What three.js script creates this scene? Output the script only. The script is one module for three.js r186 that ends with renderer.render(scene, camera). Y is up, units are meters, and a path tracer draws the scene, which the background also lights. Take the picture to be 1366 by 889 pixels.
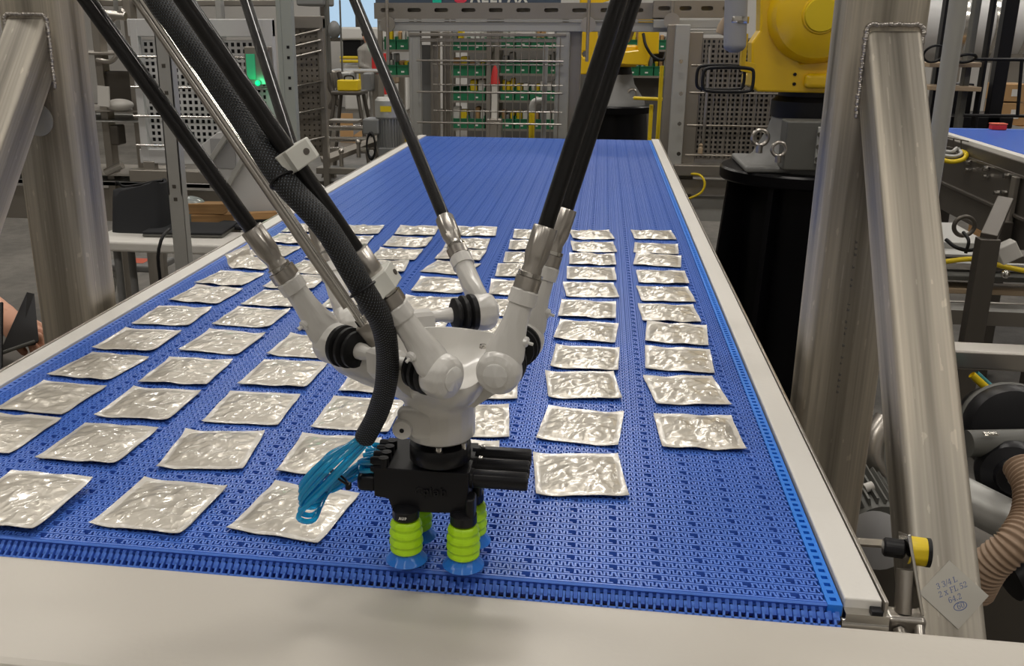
import * as THREE from 'three';
import { mergeGeometries, mergeVertices, toCreasedNormals } from 'three/addons/utils/BufferGeometryUtils.js';
import { RoundedBoxGeometry } from 'three/addons/geometries/RoundedBoxGeometry.js';
import { RectAreaLightUniformsLib } from 'three/addons/lights/RectAreaLightUniformsLib.js';
import { MarchingCubes } from 'three/addons/objects/MarchingCubes.js';
import { FontLoader } from 'three/addons/loaders/FontLoader.js';
import { TextGeometry } from 'three/addons/geometries/TextGeometry.js';

// ---------------------------------------------------------------- camera, sky, light, exposure
RectAreaLightUniformsLib.init();
const scene = new THREE.Scene();
scene.background = new THREE.Color(0.62, 0.78, 1.0);
const camera = new THREE.PerspectiveCamera(39.32, 1366 / 889, 0.02, 80);
camera.position.set(0.3376, 1.4561, 0.8592);
camera.rotation.order = 'YXZ';
camera.rotation.set(-0.29411, 0.13866, 0.0034);
camera.setViewOffset(1366, 889, 58.1, 28.7, 1366, 889);     // the photograph is a crop of a larger frame
scene.add(camera);
const renderer = new THREE.WebGLRenderer({ antialias: true });
renderer.toneMapping = THREE.LinearToneMapping;
renderer.toneMappingExposure = 0.95;
renderer.shadowMap.enabled = true;
const FLOOR = -0.15, CEIL = 6.6;
const LAMP = { power: 21, color: new THREE.Color(1.0, 0.945, 0.87), w: 1.7, d: 0.55, xs: [-4.8, 0.2, 5.2], zs: [-15, -10.5, -6, -1.9, 3.4] };

// ---------------------------------------------------------------- helpers
const V = (x, y, z) => x.isVector3 ? x.clone() : Array.isArray(x) ? new THREE.Vector3(...x) : new THREE.Vector3(x, y, z);
const rad = d => d * Math.PI / 180;
let seed = 7;
const rnd = () => { seed = (seed * 16807) % 2147483647; return (seed - 1) / 2147483646; };
const rr = (a, b) => a + (b - a) * rnd();
const hash = (x, y) => { const s = Math.sin(x * 127.1 + y * 311.7) * 43758.5453; return s - Math.floor(s); };
function vnoise(x, y, px = 1e6, py = 1e6) {
  const xi = Math.floor(x), yi = Math.floor(y), fx = x - xi, fy = y - yi;
  const u = fx * fx * (3 - 2 * fx), v = fy * fy * (3 - 2 * fy), m = (a, b) => ((a % b) + b) % b;
  const h = (i, j) => hash(m(xi + i, px), m(yi + j, py));
  return (h(0, 0) * (1 - u) + h(1, 0) * u) * (1 - v) + (h(0, 1) * (1 - u) + h(1, 1) * u) * v;
}
const names = {};
function numbered(n) { const k = names[n] = (names[n] ?? -1) + 1; return k ? n + '_' + String(k).padStart(3, '0') : n; }
function tag(o, label, category, group) { o.userData = { label, category }; if (group) o.userData.group = group; return o; }
function thing(name, label, category, pos = [0, 0, 0], turn = 0, group) {
  const o = new THREE.Group(); o.name = numbered(name); scene.add(o);
  o.position.set(...pos); o.rotation.y = turn; return tag(o, label, category, group);
}
function prep(g, own) {
  let q = g.index ? g.toNonIndexed() : g;
  if (!q.attributes.normal) q.computeVertexNormals();
  const n = q.attributes.position.count, P = q.attributes.position, N = q.attributes.normal;
  if (!own || !q.attributes.uv) {
    const uv = new Float32Array(n * 2);
    for (let i = 0; i < n; i += 3) {
      let ax = 0, ay = 0, az = 0;
      for (let k = 0; k < 3; k++) { ax += Math.abs(N.getX(i + k)); ay += Math.abs(N.getY(i + k)); az += Math.abs(N.getZ(i + k)); }
      for (let k = 0; k < 3; k++) {
        const x = P.getX(i + k), y = P.getY(i + k), z = P.getZ(i + k);
        const [a, b] = ax >= ay && ax >= az ? [z, y] : az >= ay ? [x, y] : [x, z];
        uv[(i + k) * 2] = a; uv[(i + k) * 2 + 1] = b;
      }
    }
    q.setAttribute('uv', new THREE.BufferAttribute(uv, 2));
  }
  for (const k of Object.keys(q.attributes)) if (!['position', 'normal', 'uv'].includes(k)) q.deleteAttribute(k);
  q.morphAttributes = {};
  return q;
}
function obj(name, geos, mat, parent = scene, own = false) {
  geos = (Array.isArray(geos) ? geos : [geos]).map(g => prep(g, own));
  const m = new THREE.Mesh(geos.length > 1 ? mergeGeometries(geos) : geos[0], mat);
  m.name = parent === scene ? numbered(name) : name; m.castShadow = m.receiveShadow = true; parent.add(m); return m;
}
function struct(name, geos, mat) { const m = obj(name, geos, mat); m.userData.kind = 'structure'; return m; }
function label(o, text) { o.userData.label = text; return o; }
function copy(src, lab) { const c = src.clone(); c.name = numbered(src.name.replace(/_\d{3}$/, '')); c.userData = { ...src.userData, label: lab }; scene.add(c); return c; }
const bx = (x0, x1, y0, y1, z0, z1) => { const g = new THREE.BoxGeometry(x1 - x0, y1 - y0, z1 - z0); g.translate((x0 + x1) / 2, (y0 + y1) / 2, (z0 + z1) / 2); return g; };
const rbx = (x0, x1, y0, y1, z0, z1, r = 0.005, s = 2) => {
  const g = new RoundedBoxGeometry(x1 - x0, y1 - y0, z1 - z0, s, Math.min(r, (x1 - x0) / 2.01, (y1 - y0) / 2.01, (z1 - z0) / 2.01));
  g.translate((x0 + x1) / 2, (y0 + y1) / 2, (z0 + z1) / 2); return g;
};
const UP = new THREE.Vector3(0, 1, 0);
function cyl(a, b, r1, r2 = r1, seg = 20, open = false) {
  a = V(a); b = V(b); const d = b.clone().sub(a), g = new THREE.CylinderGeometry(r2, r1, d.length(), seg, 1, open);
  g.applyQuaternion(new THREE.Quaternion().setFromUnitVectors(UP, d.normalize())); g.translate((a.x + b.x) / 2, (a.y + b.y) / 2, (a.z + b.z) / 2); return g;
}
function lathe(profile, at, axis = [0, 1, 0], seg = 28) {           // profile: [radius, distance along axis]
  const g = new THREE.LatheGeometry(profile.map(p => new THREE.Vector2(Math.max(p[0], 1e-5), p[1])), seg);
  g.applyQuaternion(new THREE.Quaternion().setFromUnitVectors(UP, V(axis).normalize())); g.translate(...V(at).toArray()); return toCreasedNormals(g, 0.6);
}
function tube(points, r, seg = 40, rs = 8, closed = false) {
  return new THREE.TubeGeometry(new THREE.CatmullRomCurve3(points.map(p => p.isVector3 ? p : V(p)), closed), seg, r, rs, closed);
}
const sph = (c, r, sx = 1, sy = 1, sz = 1) => { const g = new THREE.SphereGeometry(r, 18, 12); g.scale(sx, sy, sz); g.translate(...V(c).toArray()); return g; };
function bar(a, b, w, h = w, r = 0) {                               // rectangular section bar from a to b
  a = V(a); b = V(b); const d = b.clone().sub(a), L = d.length();
  const g = r ? new RoundedBoxGeometry(w, L, h, 2, r) : new THREE.BoxGeometry(w, L, h);
  const y = d.normalize(), ref = Math.abs(y.x) < 0.9 ? V(1, 0, 0) : V(0, 0, 1);
  const z = ref.clone().cross(y).normalize(), x = y.clone().cross(z).normalize();
  g.applyMatrix4(new THREE.Matrix4().makeBasis(x, y, z)); g.translate((a.x + b.x) / 2, (a.y + b.y) / 2, (a.z + b.z) / 2); return g;
}
function loft(rings, cap0 = true, cap1 = true, crease = 0.7) {
  const pos = [], n = rings[0].length, tri = (...p) => p.forEach(v => pos.push(v.x, v.y, v.z));
  for (let i = 0; i + 1 < rings.length; i++) for (let j = 0; j < n; j++) {
    const a = rings[i][j], b = rings[i][(j + 1) % n], c = rings[i + 1][(j + 1) % n], d = rings[i + 1][j];
    tri(a, b, c); tri(a, c, d);
  }
  const cap = (r, flip) => { const c = r.reduce((s, v) => s.add(v), V(0, 0, 0)).divideScalar(n); for (let j = 0; j < n; j++) flip ? tri(c, r[(j + 1) % n], r[j]) : tri(c, r[j], r[(j + 1) % n]); };
  if (cap0) cap(rings[0], true); if (cap1) cap(rings[rings.length - 1], false);
  const g = new THREE.BufferGeometry(); g.setAttribute('position', new THREE.Float32BufferAttribute(pos, 3));
  return toCreasedNormals(g, crease);
}
function ellipseRing(c, u, v, ru, rv, n = 24) { const o = []; for (let i = 0; i < n; i++) { const t = i / n * 2 * Math.PI; o.push(c.clone().addScaledVector(u, Math.cos(t) * ru).addScaledVector(v, Math.sin(t) * rv)); } return o; }
function extrude(pts, depth, bevel = 0, holes = []) {                // outline in x,y pushed along +z
  const s = new THREE.Shape(pts.map(p => new THREE.Vector2(...p)));
  for (const h of holes) s.holes.push(new THREE.Path(h.map(p => new THREE.Vector2(...p))));
  return new THREE.ExtrudeGeometry(s, { depth, bevelEnabled: bevel > 0, bevelSize: bevel, bevelThickness: bevel, bevelSegments: 2, curveSegments: 16 });
}
function body(bones, center, half, res, k = 0.02) {                  // one smooth skin around tapered capsules
  const mc = new MarchingCubes(res, new THREE.MeshStandardMaterial(), true, false, 60000); mc.isolation = 0;
  const h = res / 2, p = V(0, 0, 0), ab = V(0, 0, 0);
  const B = bones.map(b => [V(b[0]), V(b[1]), b[2], b[3]]);
  for (let z = 0; z < res; z++) for (let y = 0; y < res; y++) for (let x = 0; x < res; x++) {
    const q = V((x - h) / h * half + center[0], (y - h) / h * half + center[1], (z - h) / h * half + center[2]);
    let d = 1e3;
    for (const [a, b, ra, rb] of B) {
      ab.copy(b).sub(a); p.copy(q).sub(a); const t = Math.min(1, Math.max(0, p.dot(ab) / Math.max(ab.lengthSq(), 1e-9)));
      const e = p.addScaledVector(ab, -t).length() - (ra + (rb - ra) * t), m = Math.max(k - Math.abs(d - e), 0) / k;
      d = Math.min(d, e) - m * m * k / 4;
    }
    mc.field[x + y * res + z * res * res] = -d;
  }
  mc.update();
  const g = new THREE.BufferGeometry(), n = mc.count;
  g.setAttribute('position', new THREE.Float32BufferAttribute(Array.from(mc.positionArray.slice(0, n * 3)).map((v, i) => v * half + center[i % 3]), 3));
  g.computeVertexNormals();
  const w = mergeVertices(g, 1e-5); w.deleteAttribute('normal'); w.computeVertexNormals(); return w;
}
// ---------------------------------------------------------------- textures
function tex(w, h, fn, color = true, rep = 1) {
  const d = new Uint8Array(w * h * 4);
  for (let y = 0; y < h; y++) for (let x = 0; x < w; x++) { const c = fn(x / w, y / h), i = (y * w + x) * 4; for (let k = 0; k < 3; k++) d[i + k] = Math.max(0, Math.min(255, 255 * (Array.isArray(c) ? c[k] : c))); d[i + 3] = 255; }
  const t = new THREE.DataTexture(d, w, h); t.wrapS = t.wrapT = THREE.RepeatWrapping; t.magFilter = THREE.LinearFilter; t.minFilter = THREE.LinearMipmapLinearFilter; t.generateMipmaps = true;
  if (color) t.colorSpace = THREE.SRGBColorSpace; if (rep !== 1) t.repeat.set(...[].concat(rep, rep).slice(0, 2)); t.needsUpdate = true; return t;
}
const streak = (u, v) => 0.45 * vnoise(u * 22, v * 1.01 + 3, 22, 1) + 0.3 * vnoise(u * 70, v * 3, 70, 3) + 0.25 * vnoise(u * 200, v * 6, 200, 6);
const steelMap = tex(512, 512, (u, v) => { const s = streak(u, v), b = vnoise(u * 7 + 3, v * 5, 7, 5), k = 0.70 + 0.34 * (s - 0.5) + 0.10 * (b - 0.5), sc = vnoise(u * 90, v * 25 + 9, 90, 25) > 0.93 ? 0.07 : 0; return [k + sc, (k + sc) * (0.975 - 0.02 * b), (k + sc) * (0.925 - 0.05 * b)]; }, true, [2.2, 1.3]);
const steelRough = tex(256, 256, (u, v) => [0, 0.36 + 0.3 * streak(u, v), 0.9], false, [2.2, 1.3]);
const concreteMap = tex(512, 512, (u, v) => { const k = 0.40 + 0.1 * (vnoise(u * 8, v * 8, 8, 8) - 0.5) + 0.07 * (vnoise(u * 60, v * 60, 60, 60) - 0.5) + 0.05 * (hash(u * 511, v * 511) - 0.5); return [k, k * 0.97, k * 0.92]; }, true, 0.4);
const plasticBump = tex(256, 256, (u, v) => 0.5 + 0.3 * (vnoise(u * 90, v * 90, 90, 90) - 0.5) + 0.2 * (vnoise(u * 20, v * 20, 20, 20) - 0.5), false, 3);
const weaveBump = tex(128, 128, (u, v) => { const a = Math.floor(u * 8), b = Math.floor(v * 8), e = (a + b) % 2; return e ? 0.5 + 0.5 * Math.sin(u * 8 % 1 * Math.PI) : 0.5 + 0.5 * Math.sin(v * 8 % 1 * Math.PI); }, false, [2, 60]);
const braidMap = tex(256, 256, (u, v) => { const a = (u * 16 + v * 16) % 1, b = (u * 16 - v * 16 + 16) % 1; const k = Math.abs(a - 0.5) < 0.17 && Math.abs(b - 0.5) < 0.17 ? 0.50 : (Math.abs(a - 0.5) < 0.3 ? 0.085 : 0.035); return [k * 0.92, k, k * 1.08]; }, true, [11, 1]);
const braidBump = tex(256, 256, (u, v) => Math.max(Math.sin((u * 16 + v * 16) * 2 * Math.PI), Math.sin((u * 16 - v * 16) * 2 * Math.PI)) * 0.5 + 0.5, false, [11, 1]);
const crinkle = tex(256, 256, (u, v) => { const r = (f, s) => 1 - Math.abs(vnoise(u * f + s, v * f + s, f, f) * 2 - 1); const m = vnoise(u * 4 + 9, v * 4, 4, 4); return 0.55 * Math.pow(r(7, 0), 3) * m + 0.35 * Math.pow(r(15, 31), 3) * m + 0.25 * vnoise(u * 5, v * 5, 5, 5); }, false, 9.3);
const woodMap = tex(256, 256, (u, v) => { const k = 0.66 + 0.12 * (vnoise(u * 3, v * 40, 3, 40) - 0.5) + 0.06 * (vnoise(u * 9, v * 110, 9, 110) - 0.5); return [k, k * 0.77, k * 0.5]; }, true, 3);

// ---------------------------------------------------------------- materials
const lin = (r, g, b) => new THREE.Color(r, g, b);
const std = (c, roughness = 0.5, metalness = 0, more = {}) => new THREE.MeshStandardMaterial({ color: Array.isArray(c) ? lin(...c) : new THREE.Color(c), roughness, metalness, side: THREE.DoubleSide, ...more });
const phy = (c, roughness, metalness, more) => new THREE.MeshPhysicalMaterial({ color: Array.isArray(c) ? lin(...c) : new THREE.Color(c), roughness, metalness, side: THREE.DoubleSide, ...more });
const M = {
  postSteel: std([1, 1, 1], 1, 1, { map: steelMap, roughnessMap: steelRough, metalnessMap: steelRough }),
  weld: std([0.48, 0.45, 0.42], 0.3, 0.95),
  steel: std([0.52, 0.49, 0.45], 0.3, 0.95),
  bright: std([0.68, 0.66, 0.62], 0.2, 1),
  frame: std([0.34, 0.315, 0.28], 0.42, 0.75),
  frameDark: std([0.12, 0.108, 0.094], 0.45, 0.7),
  galv: std([0.46, 0.46, 0.44], 0.48, 0.45),
  whiteFrame: std([0.60, 0.60, 0.60], 0.45, 0.1),
  rail: std([0.72, 0.70, 0.66], 0.4, 0, { bumpMap: plasticBump, bumpScale: 0.0003 }),
  plate: phy([0.57, 0.535, 0.475], 0.42, 0, { clearcoat: 0.2, clearcoatRoughness: 0.3, bumpMap: plasticBump, bumpScale: 0.0003 }),
  belt: std([0.080, 0.200, 0.69], 0.3),
  beltEdge: std([0.02, 0.21, 0.80], 0.35),
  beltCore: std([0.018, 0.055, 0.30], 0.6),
  foil: phy([0.62, 0.585, 0.515], 0.40, 0.55, { clearcoat: 1, clearcoatRoughness: 0.06, bumpMap: crinkle, bumpScale: 0.0011 }),
  foilRim: phy([0.70, 0.675, 0.625], 0.42, 0.4, { clearcoat: 0.6, clearcoatRoughness: 0.12 }),
  robotWhite: phy([0.70, 0.685, 0.65], 0.35, 0, { clearcoat: 0.4, clearcoatRoughness: 0.15 }),
  capWhite: phy([0.74, 0.73, 0.70], 0.3, 0, { clearcoat: 0.4, clearcoatRoughness: 0.15 }),
  carbon: phy([0.006, 0.0055, 0.0055], 0.35, 0, { specularIntensity: 0.35, clearcoat: 0.5, clearcoatRoughness: 0.06, bumpMap: weaveBump, bumpScale: 0.0003 }),
  rubber: phy([0.009, 0.009, 0.010], 0.5, 0, { specularIntensity: 0.6 }),
  black: phy([0.007, 0.007, 0.009], 0.38, 0, { specularIntensity: 0.6 }),
  blackPaint: phy([0.003, 0.003, 0.004], 0.3, 0, { specularIntensity: 0.35 }),
  nylon: phy([0.74, 0.74, 0.68], 0.4, 0, { transmission: 0.12, thickness: 0 }),
  braid: std([1, 1, 1], 0.55, 0, { map: braidMap, bumpMap: braidBump, bumpScale: 0.0006 }),
  airTube: phy([0.02, 0.55, 0.86], 0.1, 0, { clearcoat: 1, clearcoatRoughness: 0.04, transmission: 0.55, thickness: 0 }),
  lime: phy([0.55, 0.95, 0.012], 0.38, 0, { transmission: 0.12, thickness: 0 }),
  lip: phy([0.025, 0.24, 0.85], 0.3, 0, { transmission: 0.25, thickness: 0 }),
  yellow: phy([0.83, 0.53, 0.006], 0.3, 0, { clearcoat: 0.5, clearcoatRoughness: 0.15 }),
  yellowDeep: std([0.75, 0.55, 0.01], 0.45),
  grayPaint: std([0.20, 0.20, 0.195], 0.45),
  grayBox: std([0.11, 0.11, 0.10], 0.5),
  motorGray: std([0.24, 0.245, 0.245], 0.45, 0.2),
  duct: std([0.33, 0.33, 0.335], 0.5),
  tableTop: std([0.66, 0.64, 0.60], 0.5),
  fabricBlack: std([0.016, 0.017, 0.02], 0.85),
  wood: std([1, 1, 1], 0.7, 0, { map: woodMap }),
  bin: std([0.012, 0.16, 0.07], 0.45),
  skin: std([0.62, 0.32, 0.21], 0.55),
  concrete: std([1, 1, 1], 0.55, 0, { map: concreteMap }),
  wall: std([0.60, 0.585, 0.56], 0.8),
  wallDark: std([0.16, 0.15, 0.14], 0.8),
  ceiling: std([0.60, 0.57, 0.52], 0.85),
  tan: std([0.36, 0.27, 0.175], 0.6),
  orange: std([0.75, 0.12, 0.05], 0.5),
  red: std([0.65, 0.03, 0.03], 0.5),
  cardboard: std([0.48, 0.29, 0.13], 0.8),
  clear: phy([0.9, 0.95, 0.95], 0.08, 0, { transmission: 1, thickness: 0 }),
};

// ---------------------------------------------------------------- the hall
struct('floor', bx(-11, 11, FLOOR - 0.2, FLOOR, -19, 7), M.concrete);
struct('ceiling', bx(-11, 11, CEIL, CEIL + 0.2, -19, 7), M.ceiling);
struct('wall_left', bx(-11.2, -11, FLOOR, CEIL, -19, 7), M.wall);
struct('wall_right', bx(11, 11.2, FLOOR, CEIL, -19, 7), M.wall);
struct('wall_front', bx(-11, 11, FLOOR, CEIL, 7, 7.2), M.wall);
{ // far wall with one tall window
  const x0 = -5.6, x1 = -4.0, y0 = 1.2, y1 = 4.6;
  struct('wall_back', [bx(-11, x0, FLOOR, CEIL, -19.2, -19), bx(x1, 11, FLOOR, CEIL, -19.2, -19), bx(x0, x1, FLOOR, y0, -19.2, -19), bx(x0, x1, y1, CEIL, -19.2, -19)], M.wall);
  const w = new THREE.Group(); w.name = 'window_1'; w.userData.kind = 'structure'; scene.add(w);
  obj('window_frame', [bx(x0, x0 + 0.08, y0, y1, -19.15, -19.05), bx(x1 - 0.08, x1, y0, y1, -19.15, -19.05), bx((x0 + x1) / 2 - 0.05, (x0 + x1) / 2 + 0.05, y0, y1, -19.15, -19.05), bx(x0, x1, y0, y0 + 0.08, -19.15, -19.05), bx(x0, x1, y1 - 0.08, y1, -19.15, -19.05)], M.frameDark, w);
  obj('pane', bx(x0 + 0.08, (x0 + x1) / 2 - 0.05, y0 + 0.08, y1 - 0.08, -19.11, -19.1), M.clear, w);
  obj('pane', bx((x0 + x1) / 2 + 0.05, x1 - 0.08, y0 + 0.08, y1 - 0.08, -19.11, -19.1), M.clear, w);
}
const glow = new THREE.MeshStandardMaterial({ color: lin(0.8, 0.8, 0.8), emissive: LAMP.color, emissiveIntensity: 9 });
LAMP.zs.forEach((z, j) => LAMP.xs.forEach((x, i) => {
  const t = thing('ceiling_light', `flat rectangular ceiling lamp, ${['left', 'middle', 'right'][i]} one in the ${['farthest', 'second farthest', 'third', 'fourth', 'nearest'][j]} row overhead`, 'lamp', [x, CEIL - 0.25, z], 0, 'ceiling lamps of the hall');
  obj('housing', [rbx(-LAMP.w / 2 - 0.04, LAMP.w / 2 + 0.04, 0, 0.08, -LAMP.d / 2 - 0.04, LAMP.d / 2 + 0.04, 0.02), cyl([-0.6, 0.08, 0], [-0.6, 0.25, 0], 0.01), cyl([0.6, 0.08, 0], [0.6, 0.25, 0], 0.01)], M.galv, t);
  obj('diffuser', bx(-LAMP.w / 2, LAMP.w / 2, -0.012, 0, -LAMP.d / 2, LAMP.d / 2), glow, t);
  const l = new THREE.RectAreaLight(LAMP.color, LAMP.power, LAMP.w, LAMP.d); l.position.set(x, CEIL - 0.275, z); l.rotation.x = -Math.PI / 2; scene.add(l);
}));

// ---------------------------------------------------------------- the conveyor
const TOP = 0.9, PITCH = 0.0133, ROWS = 314, HALF = 0.6;
{
  const t = thing('belt_conveyor', 'wide conveyor with a blue modular plastic belt carrying rows of silver packets', 'conveyor');
  // one row of links: a straight rib and a meander of fingers with gaps down to the belt's core
  function prismGeo(quads, y0, y1) {
    const pos = [];
    const tri = (a, b, c) => pos.push(...a, ...b, ...c);
    for (const q of quads) {
      const T = q.map(p => [p[0], y1, p[1]]), B = q.map(p => [p[0], y0, p[1]]);
      tri(T[0], T[1], T[2]); tri(T[0], T[2], T[3]);
      for (let i = 0; i < 4; i++) { const j = (i + 1) % 4; tri(T[i], B[i], B[j]); tri(T[i], B[j], T[j]); }
    }
    const g = new THREE.BufferGeometry(); g.setAttribute('position', new THREE.Float32BufferAttribute(pos, 3)); g.computeVertexNormals(); return g;
  }
  const rect = (x0, x1, z0, z1) => [[x0, z1], [x1, z1], [x1, z0], [x0, z0]];
  const N = 152, q = (2 * HALF - 0.03) / N, w = 0.0020;
  // a flat-topped ribbon of width w along a zigzag, with its side walls
  function ribbon(pts, hw, y0, y1, pos) {
    const n = pts.length, L = [], R = [];
    for (let i = 0; i < n; i++) {
      const a = pts[Math.max(0, i - 1)], b = pts[Math.min(n - 1, i + 1)], p = pts[i];
      const d = (u, v) => { const l = Math.hypot(v[0] - u[0], v[1] - u[1]) || 1; return [(v[0] - u[0]) / l, (v[1] - u[1]) / l]; };
      const d0 = i ? d(a, p) : d(p, b), d1 = i < n - 1 ? d(p, b) : d0, m = [-(d0[1] + d1[1]), d0[0] + d1[0]], l = m[0] * -d0[1] + m[1] * d0[0] || 1;
      L.push([p[0] + m[0] / l * hw, p[1] + m[1] / l * hw]); R.push([p[0] - m[0] / l * hw, p[1] - m[1] / l * hw]);
    }
    const tri = (...v) => v.forEach(c => pos.push(...c)), T = (p, y) => [p[0], y, p[1]];
    for (let i = 0; i + 1 < n; i++) {
      tri(T(L[i], y1), T(L[i + 1], y1), T(R[i], y1)); tri(R[i] && T(R[i], y1), T(L[i + 1], y1), T(R[i + 1], y1));
      tri(T(L[i], y1), T(L[i], y0), T(L[i + 1], y1)); tri(T(L[i], y0), T(L[i + 1], y0), T(L[i + 1], y1));
      tri(T(R[i], y1), T(R[i + 1], y1), T(R[i], y0)); tri(T(R[i], y0), T(R[i + 1], y1), T(R[i + 1], y0));
    }
  }
  function rowGeo(shift) {
    const pos = [], x0 = -HALF + 0.015, zl = -0.0048, zh = -0.0108;
    ribbon([[x0, -0.0012], [HALF - 0.015, -0.0012]], 0.0012, -0.010, 0, pos);
    let line = [];
    for (let k = 0; k < N; k++) {
      const a = x0 + k * q;
      if ((k + shift) % 12 === 4) { if (line.length) { line.push([a, zl], [a + q * 0.2, zl]); ribbon(line, w / 2, -0.012, 0, pos); } line = [[a + q * 0.75, zl]]; continue; }
      const e = [0, 0.0007, -0.0006][k % 3], f = [0, 0.0009, 0.0012][k % 3];
      line.push([a, zl], [a + e, zh], [a + q / 2, zh], [a + q / 2 + f, zl]);
      if (k % 3 === 1) ribbon([[a + q * 0.78, zl], [a + q * 0.78, -0.0012]], w / 2, -0.010, -0.0002, pos);
    }
    ribbon(line, w / 2, -0.012, 0, pos);
    const g = new THREE.BufferGeometry(); g.setAttribute('position', new THREE.Float32BufferAttribute(pos, 3)); g.computeVertexNormals(); return prep(g);
  }
  const G = [rowGeo(0), rowGeo(6)], rest = [];
  for (let r = 0; r < ROWS; r++) {
    const z = -0.004 - r * PITCH;
    if (r >= 298) { rest.push(G[r % 2].clone().translate(0, TOP, z)); continue; }
    const m = new THREE.Mesh(G[r % 2], M.belt); m.name = 'belt_row'; m.position.set(0, TOP, z); m.castShadow = m.receiveShadow = true; t.add(m);
  }
  obj('far_belt_rows', rest, M.belt, t).userData.kind = 'stuff';
  const LEN = ROWS * PITCH;
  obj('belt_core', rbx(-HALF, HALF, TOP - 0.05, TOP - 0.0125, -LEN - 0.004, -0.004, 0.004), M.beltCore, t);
  for (const s of [-1, 1]) {       // the belt's edge with its row of square pin holes
    const Q = [], a = s * (HALF - 0.0145), b = s * HALF, m = (a + b) / 2;
    const R = (x0, x1, z0, z1) => Q.push(rect(Math.min(x0, x1), Math.max(x0, x1), z0, z1));
    R(a, m - s * 0.0032, -LEN, 0); R(m + s * 0.0032, b, -LEN, 0);
    for (let k = 0; k < ROWS; k++) { const z = -k * PITCH; R(m - s * 0.0032, m + s * 0.0032, z - PITCH + 0.006, z); }
    obj('belt_edge', prismGeo(Q, TOP - 0.012, TOP + 0.0004), s > 0 ? M.beltEdge : M.belt, t);
  }
  { // the row that turns down over the nose roller
    const Q = [], x0 = -HALF + 0.004, n = 154, s = (2 * HALF - 0.008) / n;
    Q.push(rect(x0, HALF - 0.004, -0.0026, 0), rect(x0, HALF - 0.004, -0.0245, -0.0215));
    for (let k = 0; k < n; k++) { const a = x0 + k * s; const o = [0, 0.0007, -0.0005][k % 3]; Q.push([[a + 0.0018 - o, 0], [a + 0.0044 - o, 0], [a + 0.0042, -0.0100], [a + 0.0020, -0.0100]], [[a + 0.0018, -0.0085], [a + 0.0044, -0.0085], [a + 0.0046, -0.0150], [a + 0.0016, -0.0150]]); }
    const g = prismGeo(Q, -0.014, 0), K = [];
    for (let k = 0; k < n; k++) { const a = x0 + k * s + s / 2; K.push(rect(a + 0.0012, a + 0.0052, -0.023, -0.009)); }
    const h = prismGeo(K, -0.012, -0.004), both = mergeGeometries([g, h]);
    both.translate(0, 0, 0.0245); both.rotateX(rad(34)); both.translate(0, TOP, -0.003);
    obj('nose_row', both, M.belt, t);
  }
  obj('nose_roller', cyl([-HALF, TOP - 0.05, -0.012], [HALF, TOP - 0.05, -0.012], 0.034, 0.034, 24), M.frameDark, t);
  for (const s of [-1, 1]) {
    const a = s * 0.603, b = s * 0.640;
    const rail = obj('guide_rail', rbx(Math.min(a, b), Math.max(a, b), TOP - 0.03, TOP + 0.0045, -LEN - 0.02, -0.008, 0.002), M.rail, t); label(rail, 'white plastic guide rail');
    obj('side_plate', rbx(Math.min(s * 0.641, s * 0.645), Math.max(s * 0.641, s * 0.645), TOP - 0.22, TOP + 0.006, -LEN - 0.02, -0.004, 0.001), M.steel, t);
    for (let k = 0; k < 5; k++) obj('bolt', cyl([s * 0.645, TOP - 0.1, -0.25 - k * 0.9], [s * 0.655, TOP - 0.1, -0.25 - k * 0.9], 0.009, 0.009, 6), M.bright, t);
    for (const z of [-0.5, -LEN + 0.3]) obj('leg', rbx(s * 0.6 - 0.03, s * 0.6 + 0.03, FLOOR, TOP - 0.2, z - 0.03, z + 0.03, 0.006), M.frame, t);
  }
  obj('cross_member', [bx(-0.6, 0.6, TOP - 0.2, TOP - 0.12, -0.55, -0.47), bx(-0.6, 0.6, TOP - 0.2, TOP - 0.12, -LEN + 0.27, -LEN + 0.33)], M.frame, t);
  obj('nose_bracket', [bx(0.603, 0.645, TOP - 0.03, TOP - 0.006, -0.008, 0.004), cyl([0.6, TOP - 0.02, 0.0], [0.645, TOP - 0.02, 0.0], 0.006)], M.bright, t);
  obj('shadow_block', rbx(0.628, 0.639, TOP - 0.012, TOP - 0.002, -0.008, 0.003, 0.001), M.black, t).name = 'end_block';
}
{ // the white transfer table in front
  const t = thing('transfer_table', 'long white plastic transfer table crossing the front end of the blue belt', 'table');
  const pl = [];
  const prof = [[0.0235, -0.002], [0.0245, 0.0005], [0.029, 0.0015], [0.185, 0.0015], [0.192, -0.0005], [0.196, -0.006], [0.196, -0.03], [0.0235, -0.03]];
  const g = extrude(prof, 2.9); g.rotateY(-Math.PI / 2); g.scale(1, 1, 1); g.translate(1.6, TOP - 0.009, 0); pl.push(g);
  obj('table_top', pl, M.plate, t);
  obj('front_beam', rbx(-1.3, 1.6, TOP - 0.2, TOP - 0.045, 0.03, 0.19, 0.008), M.frame, t);
  for (const x of [-1.2, 1.5]) obj('leg', rbx(x - 0.03, x + 0.03, FLOOR, TOP - 0.2, 0.08, 0.14, 0.006), M.frame, t);
}

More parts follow.
